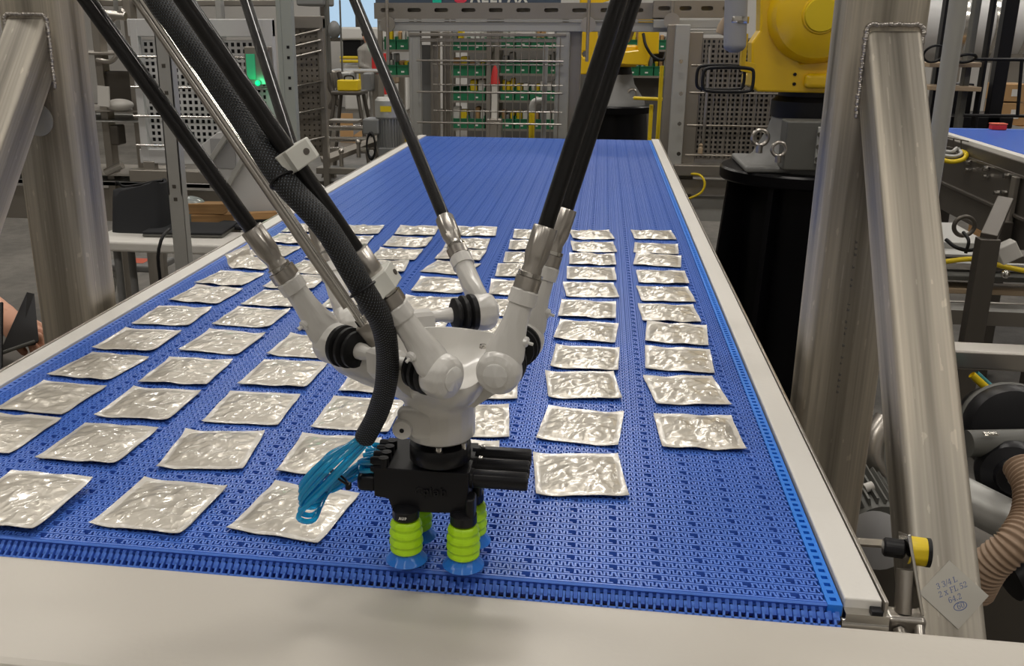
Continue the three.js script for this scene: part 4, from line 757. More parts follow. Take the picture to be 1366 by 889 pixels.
{
  const t = thing('slotted_upright', 'tall pale aluminium upright with square holes beside the tan guard', 'post');
  const a = [-1.0709, 1.5736, -3.2], b = [-1.0009, 1.5735, -3.2], x0 = a[0], x1 = b[0], xm = x0 + (x1 - x0) * 0.3;
  obj('channel', [rbx(x0, xm, FLOOR, 2.2, -3.26, -3.2, 0.003), rbx(xm, x1, FLOOR, 2.2, -3.24, -3.2, 0.003)], std([0.42, 0.45, 0.42], 0.4, 0.4), t);
  for (const p of [[-1.0384, 1.3788, -3.2], [-1.0375, 1.3348, -3.2], [-1.0388, 1.2491, -3.2], [-1.0413, 1.2042, -3.2]]) obj('hole_plug', bx(xm + 0.02, xm + 0.032, p[1] - 0.006, p[1] + 0.006, -3.2, -3.198), M.black, t);
}
{
  const t = thing('slotted_upright', 'thin grey aluminium upright in front of the white guard door', 'post');
  const a = [-1.0752, 1.4051, -2.05], b = [-1.0275, 1.4054, -2.05]; 
  obj('channel', [rbx(a[0], b[0], FLOOR, 2.0, -2.055, -2.05, 0.001), rbx(a[0], a[0] + 0.005, FLOOR, 2.0, -2.09, -2.05, 0.001), rbx(b[0] - 0.005, b[0], FLOOR, 2.0, -2.09, -2.05, 0.001)], M.galv, t);
  for (const p of [[-1.0538, 1.3409, -2.05], [-1.0517, 1.2569, -2.05], [-1.0545, 0.9542, -2.05], [-1.0532, 0.9117, -2.05]]) obj('hole_plug', bx(p[0] - 0.005, p[0] + 0.007, p[1] - 0.006, p[1] + 0.006, -2.05, -2.0485), M.frameDark, t);
}
{ // small green signal on the guard door
  const t = thing('signal_display', 'small control display with a green glow on the white guard door', 'display');
  obj('case', rbx(-1.3099, -1.1876, 1.2033, 1.3768, -3.46, -3.42, 0.006), M.frame, t);
  obj('green_screen', rbx(-1.3014, -1.2584, 1.2297, 1.3436, -3.42, -3.415, 0.002), new THREE.MeshStandardMaterial({ color: lin(0.05, 0.3, 0.15), emissive: lin(0.05, 0.5, 0.25), emissiveIntensity: 0.25 }), t);
  obj('red_panel', rbx(-1.2245, -1.1919, 1.2506, 1.364, -3.42, -3.415, 0.002), std([0.12, 0.01, 0.01], 0.4), t);
  const p = [-1.2485, 1.2134, -3.41]; obj('green_lamp', sph(p, 0.013), new THREE.MeshStandardMaterial({ color: lin(0, 0.4, 0.15), emissive: lin(0.02, 1, 0.35), emissiveIntensity: 0.8 }), t);
  const l = new THREE.PointLight(lin(0.05, 1, 0.4), 0.012); l.position.set(p[0], p[1], p[2] + 0.03); scene.add(l);
}
{ // folding table
  const a = [-1.6965, 0.62, -2.7763], b = [-1.6237, 0.62, -2.6397], z0 = b[2], zb = a[2] - 0.12, x0 = a[0] - 0.05, x1 = -0.72, h = 0.62;
  const t = thing('folding_table', 'white plastic folding table with grey legs left of the belt', 'table', [(x0 + x1) / 2, FLOOR, (z0 + zb) / 2]);
  const L = x1 - x0, W = z0 - zb, H = h - FLOOR;
  obj('table_top', rbx(-L / 2, L / 2, H - 0.045, H, -W / 2, W / 2, 0.012, 3), M.tableTop, t);
  for (const s of [-1, 1]) for (const f of [-1, 1]) obj('leg', cyl([s * (L / 2 - 0.1), 0, f * (W / 2 - 0.07)], [s * (L / 2 - 0.1), H - 0.045, f * (W / 2 - 0.07)], 0.016, 0.016, 14), M.grayPaint, t);
  for (const f of [-1, 1]) obj('brace', cyl([-L / 2 + 0.1, 0.25, f * (W / 2 - 0.07)], [0, H - 0.05, f * 0.05], 0.009, 0.009, 10), M.galv, t);
  const y = h, T = [x0, x1, z0, zb];
  // things on the table
  const bag = thing('tool_bag', 'black fabric bag standing on the white folding table', 'bag', [-1.6054, y, -2.8846]);
  const wB = 0.1172, hB = 0.19;
  obj('bag_body', loft([0, 0.3, 0.75, 1].map((f, i) => { const o = [], n = 28; for (let k = 0; k < n; k++) { const th = k / n * 2 * Math.PI, c = Math.cos(th), s = Math.sin(th), e = 0.35; const rx = wB * (1 - 0.06 * f) * Math.sign(c) * Math.abs(c) ** e, rz = 0.09 * (1 - 0.45 * f) * Math.sign(s) * Math.abs(s) ** e; o.push(V(rx, hB * f + (i === 3 ? 0.02 * Math.sin(c * 3.2) + 0.016 * c : 0), rz)); } return o.reverse(); }), true, true, 1), M.fabricBlack, bag);
  obj('zip_edge', tube([[-wB * 0.92, hB + 0.002, 0], [-wB * 0.85, hB + 0.016, 0.01], [-wB * 0.7, hB - 0.004, 0], [0, hB + 0.004, 0], [wB * 0.6, hB + 0.02, 0], [wB * 0.9, hB + 0.024, 0]], 0.006, 40, 8), M.rubber, bag);
  const lp = thing('laptop', 'closed dark laptop lying on the white folding table beside the black bag', 'laptop', [-1.3777, y, -2.8726 + 0.02], 0.08);
  obj('lower_case', rbx(-0.17, 0.17, 0.002, 0.014, -0.11, 0.11, 0.005), M.grayBox, lp); obj('lid', rbx(-0.17, 0.17, 0.0145, 0.024, -0.11, 0.11, 0.004), M.fabricBlack, lp);
  const wb = [['lower pale wooden block lying on the white table', [-1.3623, 0.62, -2.9714], 0, 0.3], ['upper pale wooden block resting on another on the white table', [-1.3915, 0.62, -2.9668], 0.048, 0.12]];
  for (const [lab, p, dy, r] of wb) { const g = thing('wood_block', lab, 'block', [p[0], y + dy, p[2] - 0.08], r); obj('block', rbx(-0.09, 0.09, 0, 0.046, -0.035, 0.035, 0.002), M.wood, g); }
  const mo = thing('computer_mouse', 'black computer mouse at the right end of the white table', 'mouse', [-1.1353, y, -3.0737], 0.5); obj('shell', sph([0, 0.012, 0], 0.05, 1.15, 0.5, 0.75), M.fabricBlack, mo); obj('wheel', cyl([0.03, 0.034, -0.004], [0.03, 0.034, 0.004], 0.006), M.rubber, mo);
  const kb = thing('scanner_pad', 'flat black device with a cable between laptop and mouse on the table', 'device', [-1.2169, y, -2.9778], -0.15); obj('pad', rbx(-0.1, 0.1, 0, 0.02, -0.05, 0.05, 0.008), M.fabricBlack, kb);
  obj('cable', tube([[0.06, 0.01, -0.04], [0.05, 0.06, -0.05], [0.03, 0.11, -0.06], [0.0, 0.08, -0.07], [-0.02, 0.02, -0.07]], 0.004, 30, 6), M.rubber, kb);
  const wr = thing('bottle', 'clear plastic bag bundle behind the wooden blocks on the table', 'bag', [-1.4617, y, -3.0394 - 0.02]); wr.name = 'plastic_bag'; obj('wrap', sph([0, 0.06, 0], 0.07, 1.1, 0.85, 0.8), phy([0.6, 0.66, 0.66], 0.15, 0, { transmission: 0.5, thickness: 0 }), wr);
  const pc = thing('power_cable', 'thin black cable hanging down from the front of the white table', 'cable'); obj('cord', tube([[-1.1572, 0.7759, -2.2], [-1.1485, 0.7611, -2.12], [-1.1579, 0.7069, -2.1], [-1.1589, 0.6132, -2.1], [-1.1573, FLOOR + 0.006, -2.1], [-1.1573 + 0.2, FLOOR + 0.006, -2.15]], 0.006, 40, 8), M.rubber, pc);
}
{ // folding step stool under the table
  const p = [-2.2778, -0.15, -4.1664], t = thing('step_stool', 'folding step stool with an orange patch under the white table', 'stool', [p[0], FLOOR, p[2] + 0.1]);
  obj('step', rbx(-0.17, 0.17, 0.28, 0.32, -0.12, 0.12, 0.015, 3), M.grayPaint, t); obj('orange_patch', rbx(-0.08, 0.06, 0.32, 0.322, -0.05, 0.06, 0.001), M.orange, t);
  for (const s of [-1, 1]) { obj('leg', bar([s * 0.14, 0, 0.16], [s * 0.14, 0.45, -0.12], 0.02, 0.03), M.galv, t); obj('leg', bar([s * 0.14, 0, -0.2], [s * 0.14, 0.29, 0.08], 0.02, 0.03), M.galv, t); }
}
{ // inclined grey chute side
  const t = thing('inclined_chute', 'pale grey inclined chute with a framed side behind the table', 'chute');
  const z = -3.0; const g = extrude([[-1.3914, 0.9528, -3.0], [-1.2906, 1.0251, -3.0], [-1.1546, 1.0528, -3.0], [-0.8042, 0.7729, -3.0], [-0.8074, 0.6945, -3.0], [-1.1799, 0.6834, -3.0]].map(p => [p[0], p[1]]), 0.03, 0.003); g.translate(0, 0, z - 0.03); obj('side_sheet', g, M.whiteFrame, t);
  obj('frame_bar', [bar([-1.3639, 0.8527, -2.98], [-1.1695, 1.1107, -2.98], 0.022, 0.03, 0.003), bar([-1.2599, 0.7901, -2.98], [-1.0951, 1.0369, -2.98], 0.022, 0.03, 0.003)], M.galv, t);
  obj('window_sheet', bx(-1.3219, -1.2134, 0.8774, 1.0033, -2.995, -2.99), M.duct, t);
  obj('wood_edge', bar([-1.1611, 0.6803, -2.95], [-0.7925, 0.7044, -2.95], 0.04, 0.03, 0.003), M.wood, t);
  for (const x of [-1.2476, -0.8738]) obj('leg', bx(x - 0.02, x + 0.02, FLOOR, 0.62, -3.03, -2.99), M.frame, t);
}
{ // machine shelves at far left
  const t = thing('machine_shelf', 'grey steel machine with shelves and loose parts behind the left upright', 'machine');
  const z = -3.7;
  obj('back_sheet', [rbx(-2.1779, -1.9338, 1.0834, 1.2471, z - 0.05, z, 0.004)], M.frameDark, t);
  for (const [a, b, m] of [[[-3.1437, 1.3417, -3.6], [-1.9299, 1.3281, -3.6], 'frame'], [[-3.1967, 1.0583, -3.6], [-1.9471, 1.0541, -3.6], 'frame'], [[-3.2059, 1.0088, -3.6], [-1.9405, 1.0028, -3.6], 'galv'], [[-3.2576, 0.7323, -3.6], [-1.9001, 0.7337, -3.6], 'frame'], [[-3.2666, 0.6846, -3.6], [-1.6033, 0.7031, -3.6], 'galv']]) obj('shelf', rbx(a[0], b[0], b[1], a[1], z - 0.3, z + 0.1, 0.004), M[m], t);
  obj('lower_sheet', bx(-3.262, -1.5819, 0.4762, 0.6492, z - 0.02, z), M.frame, t);
  for (const x of [-2.1761, -2.0006, -2.5076]) obj('post', rbx(x - 0.02, x + 0.02, FLOOR, 1.7, z - 0.05, z + 0.02, 0.004), M.frame, t);
  obj('white_plate', bar([-2.0993, 1.0851, -3.55], [-2.0918, 1.1826, -3.55], 0.06, 0.01), M.tableTop, t); obj('rag', sph([-2.0424, 1.0894, -3.6], 0.06, 1.2, 0.5, 0.7), M.tableTop, t);
  for (const g of [tube([[-2.1361, 1.3053, -3.6], [-2.0553, 1.2994, -3.58], [-2.0208, 1.328, -3.58], [-2.018, 1.377, -3.6]], 0.012, 30, 10), cyl([-2.0769, 1.475, -3.6], [-1.9734, 1.5341, -3.6], 0.016), cyl([-2.11, 1.5236, -3.6], [-1.9645, 1.5099, -3.6], 0.02)]) obj('pipe', g, M.steel, t);
  obj('cylinder', [cyl([-2.0976, 0.7664, -3.5], [-2.0097, 0.8057, -3.5], 0.02)], M.bright, t); obj('gear_box', rbx(-2.1262, -2.0773, 0.8849, 0.9849, z, z + 0.08, 0.01), M.frameDark, t);
  obj('top_beam', rbx(-2.1573, -1.2347, 1.5606, 1.5887, z - 0.1, z - 0.02, 0.005), M.frame, t);
  for (const r of [[-1.529, -1.5011, 1.3789, 1.6554], [-2.0496, -2.0493, 1.4471, 1.6568]]) obj('upper_post', rbx(...r, z, z + 0.05, 0.004), M.galv, t);
}
{ // leg with caster at far left
  const t = thing('frame_stand', 'slim tan frame leg with a caster foot behind the left upright', 'stand');
  const f0 = [-1.3816, 1.1333, -1.9], f1 = [-1.4666, 0.589, -1.9]; obj('leg', bar([f1[0] - 0.01, FLOOR + 0.08, -1.9], f0, 0.03, 0.05, 0.003), M.tan, t); obj('brace', bar([-1.4702, 0.6018, -1.9], [-1.3759, 0.8702, -1.9], 0.02, 0.02), M.frame, t);
  const c = [f1[0] - 0.01, FLOOR + 0.04, -1.9]; obj('caster', [cyl([c[0] - 0.012, c[1], c[2]], [c[0] + 0.012, c[1], c[2]], 0.04, 0.04, 18)], M.frameDark, t);
}
// --- middle background: gear motor, roller conveyors, stool
{
  const t = thing('gear_motor', 'grey gear motor standing beside the far left corner of the belt', 'motor');
  const z = -4.1, c = [-0.7859, 0.8317, -4.1], top = [-0.7799, 1.1084, -4.1][1], r = 0.0683, k = y => y - c[1];
  const fins = []; for (let i = 0; i < 26; i++) { const a = i / 26 * 2 * Math.PI; const g = bx(-0.0022, 0.0022, k(top) - 0.27, k(top) - 0.10, r * 0.84, r * 1.0); g.rotateY(a); g.translate(c[0], c[1], z); fins.push(g); }
  obj('motor_barrel', cyl([c[0], top - 0.28, z], [c[0], top - 0.05, z], r * 0.88, r * 0.88, 30), M.motorGray, t); stuffPart(obj('cooling_fins', fins, M.motorGray, t));
  obj('fan_cowl', lathe([[r * 0.95, k(top) - 0.11], [r * 1.08, k(top) - 0.10], [r * 1.08, k(top) - 0.015], [r * 0.9, k(top)], [0, k(top) + 0.003]], [c[0], c[1], z], [0, 1, 0], 30), M.galv, t);
  obj('name_plate', bx(c[0] - 0.03, c[0] + 0.03, top - 0.07, top - 0.04, z + r * 1.08, z + r * 1.09), M.yellowDeep, t);
  obj('gear_case', [rbx(-0.9135, -0.8251, 0.9189, 1.0007, z - 0.05, z + 0.08, 0.01), rbx(-0.835, -0.6718, 0.7456, 0.8508, z - 0.08, z + 0.07, 0.008)], M.motorGray, t);
  const w = [-0.8518, 0.8681, -3.95]; obj('hand_wheel', (() => { const g = new THREE.TorusGeometry(0.065, 0.012, 10, 32); g.scale(0.35, 1, 1); g.translate(...w); return g; })(), M.rubber, t);
  obj('stand', rbx(c[0] - 0.1, c[0] + 0.1, FLOOR, 0.751, z - 0.08, z + 0.08, 0.006), M.frame, t);
  obj('yellow_fitting', lathe([[0, 0], [0.012, 0], [0.016, 0.03], [0.01, 0.05], [0.014, 0.07], [0, 0.08]], [-0.68, 0.8795, -4.05], [0.2, 1, 0], 12), M.yellowDeep, t);
}
{
  const t = thing('roller_conveyor', 'steel roller conveyor with shiny rollers left of the grey gear motor', 'conveyor');
  const z = -4.3;
  for (const [a, b] of [[[-1.1907, 0.9207, -4.3], [-0.9571, 0.9247, -4.3]], [[-1.1636, 0.8696, -4.2], [-0.9338, 0.8739, -4.2]], [[-1.1363, 0.8246, -4.1], [-0.9019, 0.8294, -4.1]]]) obj('roller', cyl(a, b, 0.014, 0.014, 16), M.bright, t);
  obj('side_beam', [bar([-1.134, 0.777, -4.0], [-0.8492, 0.8796, -4.2], 0.05, 0.03, 0.003), rbx(-1.156, -0.8888, 0.7145, 0.7484, -4.05, -3.95, 0.004), rbx(-1.2095, -1.034, 0.9388, 0.957, -4.5, -4.4, 0.004)], M.frame, t);
  for (const p of [[-1.0286, 0.831, -4.0], [-0.9328, 0.8803, -4.0]]) obj('clamp_knob', [cyl(p, [p[0], p[1] - 0.08, p[2]], 0.01, 0.012, 12), sph(p, 0.016)], M.steel, t);
  obj('frame_leg', [bx(-1.1245, -1.0935, 0.411, 0.7024, -4.12, -4.08), bx(-0.9551, -0.9307, 0.4162, 0.7269, -4.12, -4.08)], M.frame, t);
  obj('bed_plate', bx(-1.1593, -0.7686, 0.5967, 0.6757, -4.4, -3.95), M.frameDark, t);
}
{
  const p = [-1.7806, 0.5999, -7.0], t = thing('work_stool', 'dark four-legged work stool with a yellow box on top, far behind', 'stool', [p[0], FLOOR, p[2]]);
  const h = 0.9564 - FLOOR, w = 0.13;
  obj('seat', rbx(-w, w, h - 0.03, h, -w, w, 0.01), M.frameDark, t);
  for (const s of [-1, 1]) for (const f of [-1, 1]) obj('leg', cyl([s * w * 2.1, 0, f * w * 1.6], [s * w * 0.75, h - 0.03, f * w * 0.7], 0.016, 0.016, 10), M.frameDark, t);
  obj('stretcher', [cyl([-w * 1.3, h * 0.55, w * 1.0], [w * 1.3, h * 0.55, w * 1.0], 0.011), cyl([-w * 1.3, h * 0.55, -w * 1.0], [w * 1.3, h * 0.55, -w * 1.0], 0.011)], M.frameDark, t);
  const b = thing('yellow_box', 'small yellow tool box on the dark work stool', 'box', [p[0], FLOOR + h, p[2]]); obj('case', rbx(-0.09, 0.09, 0, 0.09, -0.06, 0.06, 0.012), M.yellowDeep, b); obj('handle', tube([[-0.04, 0.088, 0], [-0.035, 0.115, 0], [0.035, 0.115, 0], [0.04, 0.088, 0]], 0.007, 20, 8), M.black, b);
}
for (const [u, lab] of [[[-4.2001, -0.15, -14.5012], 'upright cardboard sheet leaning beside the far work stool'], [[-3.3697, -0.15, -12.668], 'folded cardboard piece lying in front of the far work stool']]) {
  const t = thing('cardboard_piece', lab, 'cardboard', [u[0], FLOOR, u[2]]); obj('sheet', rbx(-0.1, 0.1, 0, 0.42, -0.01, 0.01, 0.003), M.cardboard, t); obj('flap', bar([0.1, 0.01, 0], [0.26, 0.1, 0.14], 0.012, 0.22), M.cardboard, t);
}
{
  const t = thing('steel_workbench', 'cluttered steel bench with hoses in front of the far worker', 'bench');
  const z = -8.5; obj('bench_top', rbx(-2.4418, -1.5766, 1.0276, 1.0559, z - 0.5, z, 0.01), M.frame, t);
  for (const u of [[-2.3813, 1.02, -8.5], [-1.9192, 1.0243, -8.5], [-1.6524, 1.0268, -8.5]]) obj('leg', bx(u[0] - 0.03, u[0] + 0.03, FLOOR, u[1], z - 0.06, z), M.frame, t);
  for (const [a, b, m] of [[[-2.3278, 1.0609, -8.4], [-2.2809, 0.8877, -8.4], 'frame'], [[-2.2366, 1.0473, -8.4], [-2.127, 0.9039, -8.4], 'galv'], [[-2.0083, 1.0422, -8.4], [-1.9223, 0.8628, -8.4], 'motorGray'], [[-1.8037, 1.0584, -8.4], [-1.6705, 0.9379, -8.4], 'tan']]) obj('machine_part', rbx(a[0], b[0], b[1], a[1], z - 0.1, z + 0.15, 0.02), M[m], t);
  obj('hanging_hose', [tube([[-2.3527, 1.0504, -8.3], [-2.3279, 0.9145, -8.3], [-2.2865, 0.8068, -8.3], [-2.3368, 0.6971, -8.3]], 0.03, 30, 8), tube([[-2.2315, 1.0515, -8.3], [-2.213, 0.9373, -8.3], [-2.2707, 0.8214, -8.3], [-2.2441, 0.7203, -8.3]], 0.025, 30, 8)], M.frameDark, t);
}
{ // tall machine column and white machine far behind
  const t = thing('lift_mast', 'dark steel lift mast standing right of the tan guard', 'mast'); const z = -7.5;
  obj('column', [rbx(-2.1246, -2.0975, 1.073, 1.8837, z - 0.1, z, 0.01)], M.grayBox, t); obj('column', [rbx(-1.9838, -1.9795, 1.0871, 1.6976, z - 0.05, z, 0.006)], M.grayBox, t); obj('head_box', rbx(-2.3577, -2.1077, 1.6477, 1.8226, z - 0.3, z + 0.05, 0.02), M.motorGray, t);
  obj('bulb_housing', sph([-2.0343, 1.4462, -7.5], 0.06, 0.9, 1.3, 0.9), M.motorGray, t);
  const m = thing('white_machine', 'white enclosed machine with a dark shelf behind the far worker', 'machine'), zm = -17.5;
  obj('cabinet', [rbx(-4.7798, -3.481, 1.2455, 1.4904, zm - 1, zm, 0.05), rbx(-4.8066, -3.5039, -0.1158, 0.7877, zm - 1, zm - 0.3, 0.05)], M.capWhite, m); obj('plinth', bx(-4.7925, -3.4824, FLOOR, -0.1103, zm - 1, zm - 0.3), M.frame, m); obj('dark_recess', rbx(-4.7443, -4.38, 0.9325, 1.2395, zm - 0.8, zm - 0.1, 0.02), M.black, m);
  for (const v of [0.9198, 0.8494]) obj('yellow_bar', cyl([-4.7437, v, -17.4], [-4.3398, v, -17.4], 0.03, 0.03, 10), M.yellowDeep, m);
  obj('yellow_post', cyl([-4.3543, 0.4547, -17.4], [-4.3398, 0.9214, -17.4], 0.035, 0.035, 10), M.yellowDeep, m);
}
{ // worker far behind
  const f = [-3.8587, 1.3873, -16.0], h0 = f[1] + 0.02, x = f[0], z = f[2], H = h0 - FLOOR, s = H / 1.72, Y = v => FLOOR + v * s;
  const t = thing('person', 'far worker in a grey shirt standing sideways by a red panel', 'person', [x, FLOOR, z]);
  const q = (a, b, c) => [a * s, b * s, c * s];
  const bones = [[q(0, 0.95, 0), q(0, 1.35, 0), 0.135 * s, 0.15 * s], [q(-0.13, 1.38, 0), q(0.13, 1.38, 0), 0.07 * s, 0.07 * s], [q(0, 1.42, 0.01), q(0, 1.5, 0.02), 0.055 * s, 0.05 * s],
    [q(-0.08, 0.92, 0), q(-0.09, 0.5, 0.01), 0.085 * s, 0.06 * s], [q(-0.09, 0.5, 0.01), q(-0.09, 0.08, 0), 0.058 * s, 0.04 * s], [q(0.08, 0.92, 0), q(0.09, 0.5, 0.02), 0.085 * s, 0.06 * s], [q(0.09, 0.5, 0.02), q(0.09, 0.08, 0), 0.058 * s, 0.04 * s],
    [q(-0.09, 0.05, -0.02), q(-0.09, 0.04, 0.14), 0.042 * s, 0.035 * s], [q(0.09, 0.05, -0.02), q(0.09, 0.04, 0.14), 0.042 * s, 0.035 * s],
    [q(-0.18, 1.36, 0), q(-0.2, 1.08, 0.04), 0.05 * s, 0.042 * s], [q(-0.2, 1.08, 0.04), q(-0.02, 1.0, 0.22), 0.04 * s, 0.03 * s], [q(0.18, 1.36, 0), q(0.24, 1.1, 0.04), 0.05 * s, 0.042 * s], [q(0.24, 1.1, 0.04), q(0.2, 1.05, 0.28), 0.04 * s, 0.03 * s]];
  obj('clothed_body', body(bones, q(0, 0.88, 0.05), 0.92 * s, 56, 0.04), std([0.30, 0.29, 0.265], 0.8), t);
  const hd = body([[q(0.005, 1.60, 0.01), q(0.005, 1.66, -0.01), 0.078 * s, 0.082 * s], [q(0.01, 1.545, 0.035), q(0.01, 1.57, 0.045), 0.05 * s, 0.055 * s], [q(0, 1.46, 0), q(0, 1.55, 0.01), 0.05 * s, 0.05 * s], [q(0.01, 1.60, 0.085), q(0.01, 1.585, 0.108), 0.012 * s, 0.016 * s], [q(-0.085, 1.61, 0), q(-0.085, 1.585, 0), 0.016 * s, 0.012 * s], [q(0.095, 1.61, 0), q(0.095, 1.585, 0), 0.016 * s, 0.012 * s]], q(0, 1.59, 0.01), 0.17 * s, 32, 0.02);
  const head = obj('head', hd, M.skin, t); obj('hair', sph(q(0.005, 1.67, -0.02), 0.09 * s, 0.98, 0.85, 1), std([0.03, 0.022, 0.018], 0.8), head);
  for (const [a, b] of [[q(-0.02, 1.0, 0.22), q(0.02, 0.99, 0.29)], [q(0.2, 1.05, 0.28), q(0.2, 1.05, 0.36)]]) obj('hand', [cyl(a, b, 0.03 * s, 0.022 * s, 10), ...[-1, 0, 1, 2].map(i => cyl([b[0] + i * 0.014 * s, b[1], b[2]], [b[0] + i * 0.016 * s, b[1] - 0.015 * s, b[2] + 0.06 * s], 0.008 * s, 0.006 * s, 6)), cyl([a[0] - 0.02 * s, a[1], a[2] + 0.02 * s], [a[0] - 0.045 * s, a[1] + 0.01, a[2] + 0.07 * s], 0.009 * s, 0.007 * s, 6)], M.skin, t);
  t.rotation.y = 0.9;
  const r = thing('red_board', 'red upright panel right beside the far worker', 'panel', [-3.547, FLOOR, -15.6]); obj('sheet', rbx(-0.13, 0.13, 0.5, 1.2, -0.02, 0.02, 0.01), M.red, r); obj('stand', bx(-0.05, 0.05, 0, 0.5, -0.015, 0.015), M.frame, r);
}
{ // forearm and black laptop at the left edge
  const d = 1.55, t = thing('person', 'bare forearm and hand of someone typing behind a black laptop screen, left edge', 'person');
  const w = V([-0.9398, 0.844, -0.938]), e = V([-1.1393, 0.8964, -1.0317]), B = [], P = (o, k = 1) => w.clone().add(V(...o));
  B.push([e.clone().add(V(-0.1, 0.0, 0.02)).toArray(), e.toArray(), 0.050, 0.048], [e.toArray(), w.toArray(), 0.045, 0.029]);
  const g = [body(B, e.clone().lerp(w, 0.4).toArray(), 0.24, 44, 0.03)];
  const palm = w.clone().add(V(0.045, -0.02, 0.02)), HB = [[w.toArray(), palm.toArray(), 0.027, 0.030], [w.clone().add(V(0.02, -0.015, -0.02)).toArray(), palm.clone().add(V(0.01, 0, -0.025)).toArray(), 0.02, 0.018]];
  [[-0.030, 0.92], [-0.010, 1], [0.011, 0.95], [0.030, 0.78]].forEach(([o, l]) => { const a = palm.clone().add(V(0.018, 0.004, o)), b = a.clone().add(V(0.030 * l, -0.012, o * 0.15)), c = b.clone().add(V(0.012 * l, -0.026 * l, 0)), q = c.clone().add(V(-0.002, -0.018 * l, 0)); HB.push([a.toArray(), b.toArray(), 0.0095, 0.009], [b.toArray(), c.toArray(), 0.009, 0.0085], [c.toArray(), q.toArray(), 0.0085, 0.007]); });
  { const a = w.clone().add(V(0.02, -0.015, 0.022)), b = a.clone().add(V(0.024, -0.022, 0.022)), c = b.clone().add(V(0.02, -0.022, 0.002)); HB.push([a.toArray(), b.toArray(), 0.012, 0.0105], [b.toArray(), c.toArray(), 0.0105, 0.008]); }
  g.push(body(HB, palm.toArray(), 0.095, 56, 0.008));
  obj('forearm_and_hand', g, M.skin, t);
  const lt = thing('laptop', 'open black laptop seen from behind at the left edge of the picture', 'laptop');
  const p0 = [-0.5267, 0.9962, -0.3354], p1 = [-0.5259, 1.0065, -0.4125], p2 = [-0.5722, 1.0394, -0.4689], pz = 1;
  const A = V([-0.8666, 0.8192, -0.8035]), Bq = V([-0.8344, 0.8239, -0.8728]), C = V([-0.8813, 0.9048, -0.9437]), n = Bq.clone().sub(A).cross(C.clone().sub(A)).normalize();
  const quad = [A, V([-0.8247, 0.8194, -0.8727]), V([-0.8801, 0.8962, -0.9623]), V([-0.8845, 0.9048, -0.9432])];
  obj('screen_lid', loft([quad.map(v => v.clone()), quad.map(v => v.clone().addScaledVector(n, -0.008))], true, true, 0.3), M.black, lt);
  obj('base', loft([[[-0.9591, 0.8041, -0.786], [-0.831, 0.8194, -0.8718], [-0.8699, 0.8048, -0.9252], [-1.0272, 0.7826, -0.8754]].map(p => V(p)), [[-0.9587, 0.7953, -0.7833], [-0.8307, 0.8117, -0.8696], [-0.8695, 0.7969, -0.9229], [-1.0268, 0.7733, -0.8726]].map(p => V(p))], true, true, 0.3), M.black, lt);
  obj('hinge', cyl([-0.8647, 0.815, -0.7972], [-0.8311, 0.8194, -0.8666], 0.004), M.grayBox, lt);
  const ob = thing('second_screen', 'dark screen edge in front of the typing hand, leftmost in the picture', 'screen'); obj('panel', bar([-0.8499, 0.7862, -0.7536], [-0.8926, 0.9066, -0.8477], 0.03, 0.006, 0.002), M.black, ob);
  const tr = thing('laptop_stand', 'thin grey tray on a pole carrying the open black laptop', 'stand'); const c = V([-0.949, 0.7664, -0.8603]);
  obj('tray', rbx(c.x - 0.18, c.x + 0.09, c.y - 0.022, c.y - 0.010, c.z - 0.12, c.z + 0.08, 0.004), M.frameDark, tr); obj('pole', cyl([c.x - 0.06, FLOOR, c.z], [c.x - 0.06, c.y - 0.02, c.z], 0.02), M.frameDark, tr); obj('foot', cyl([c.x - 0.06, FLOOR, c.z], [c.x - 0.06, FLOOR + 0.02, c.z], 0.16, 0.15, 28), M.frameDark, tr);
}
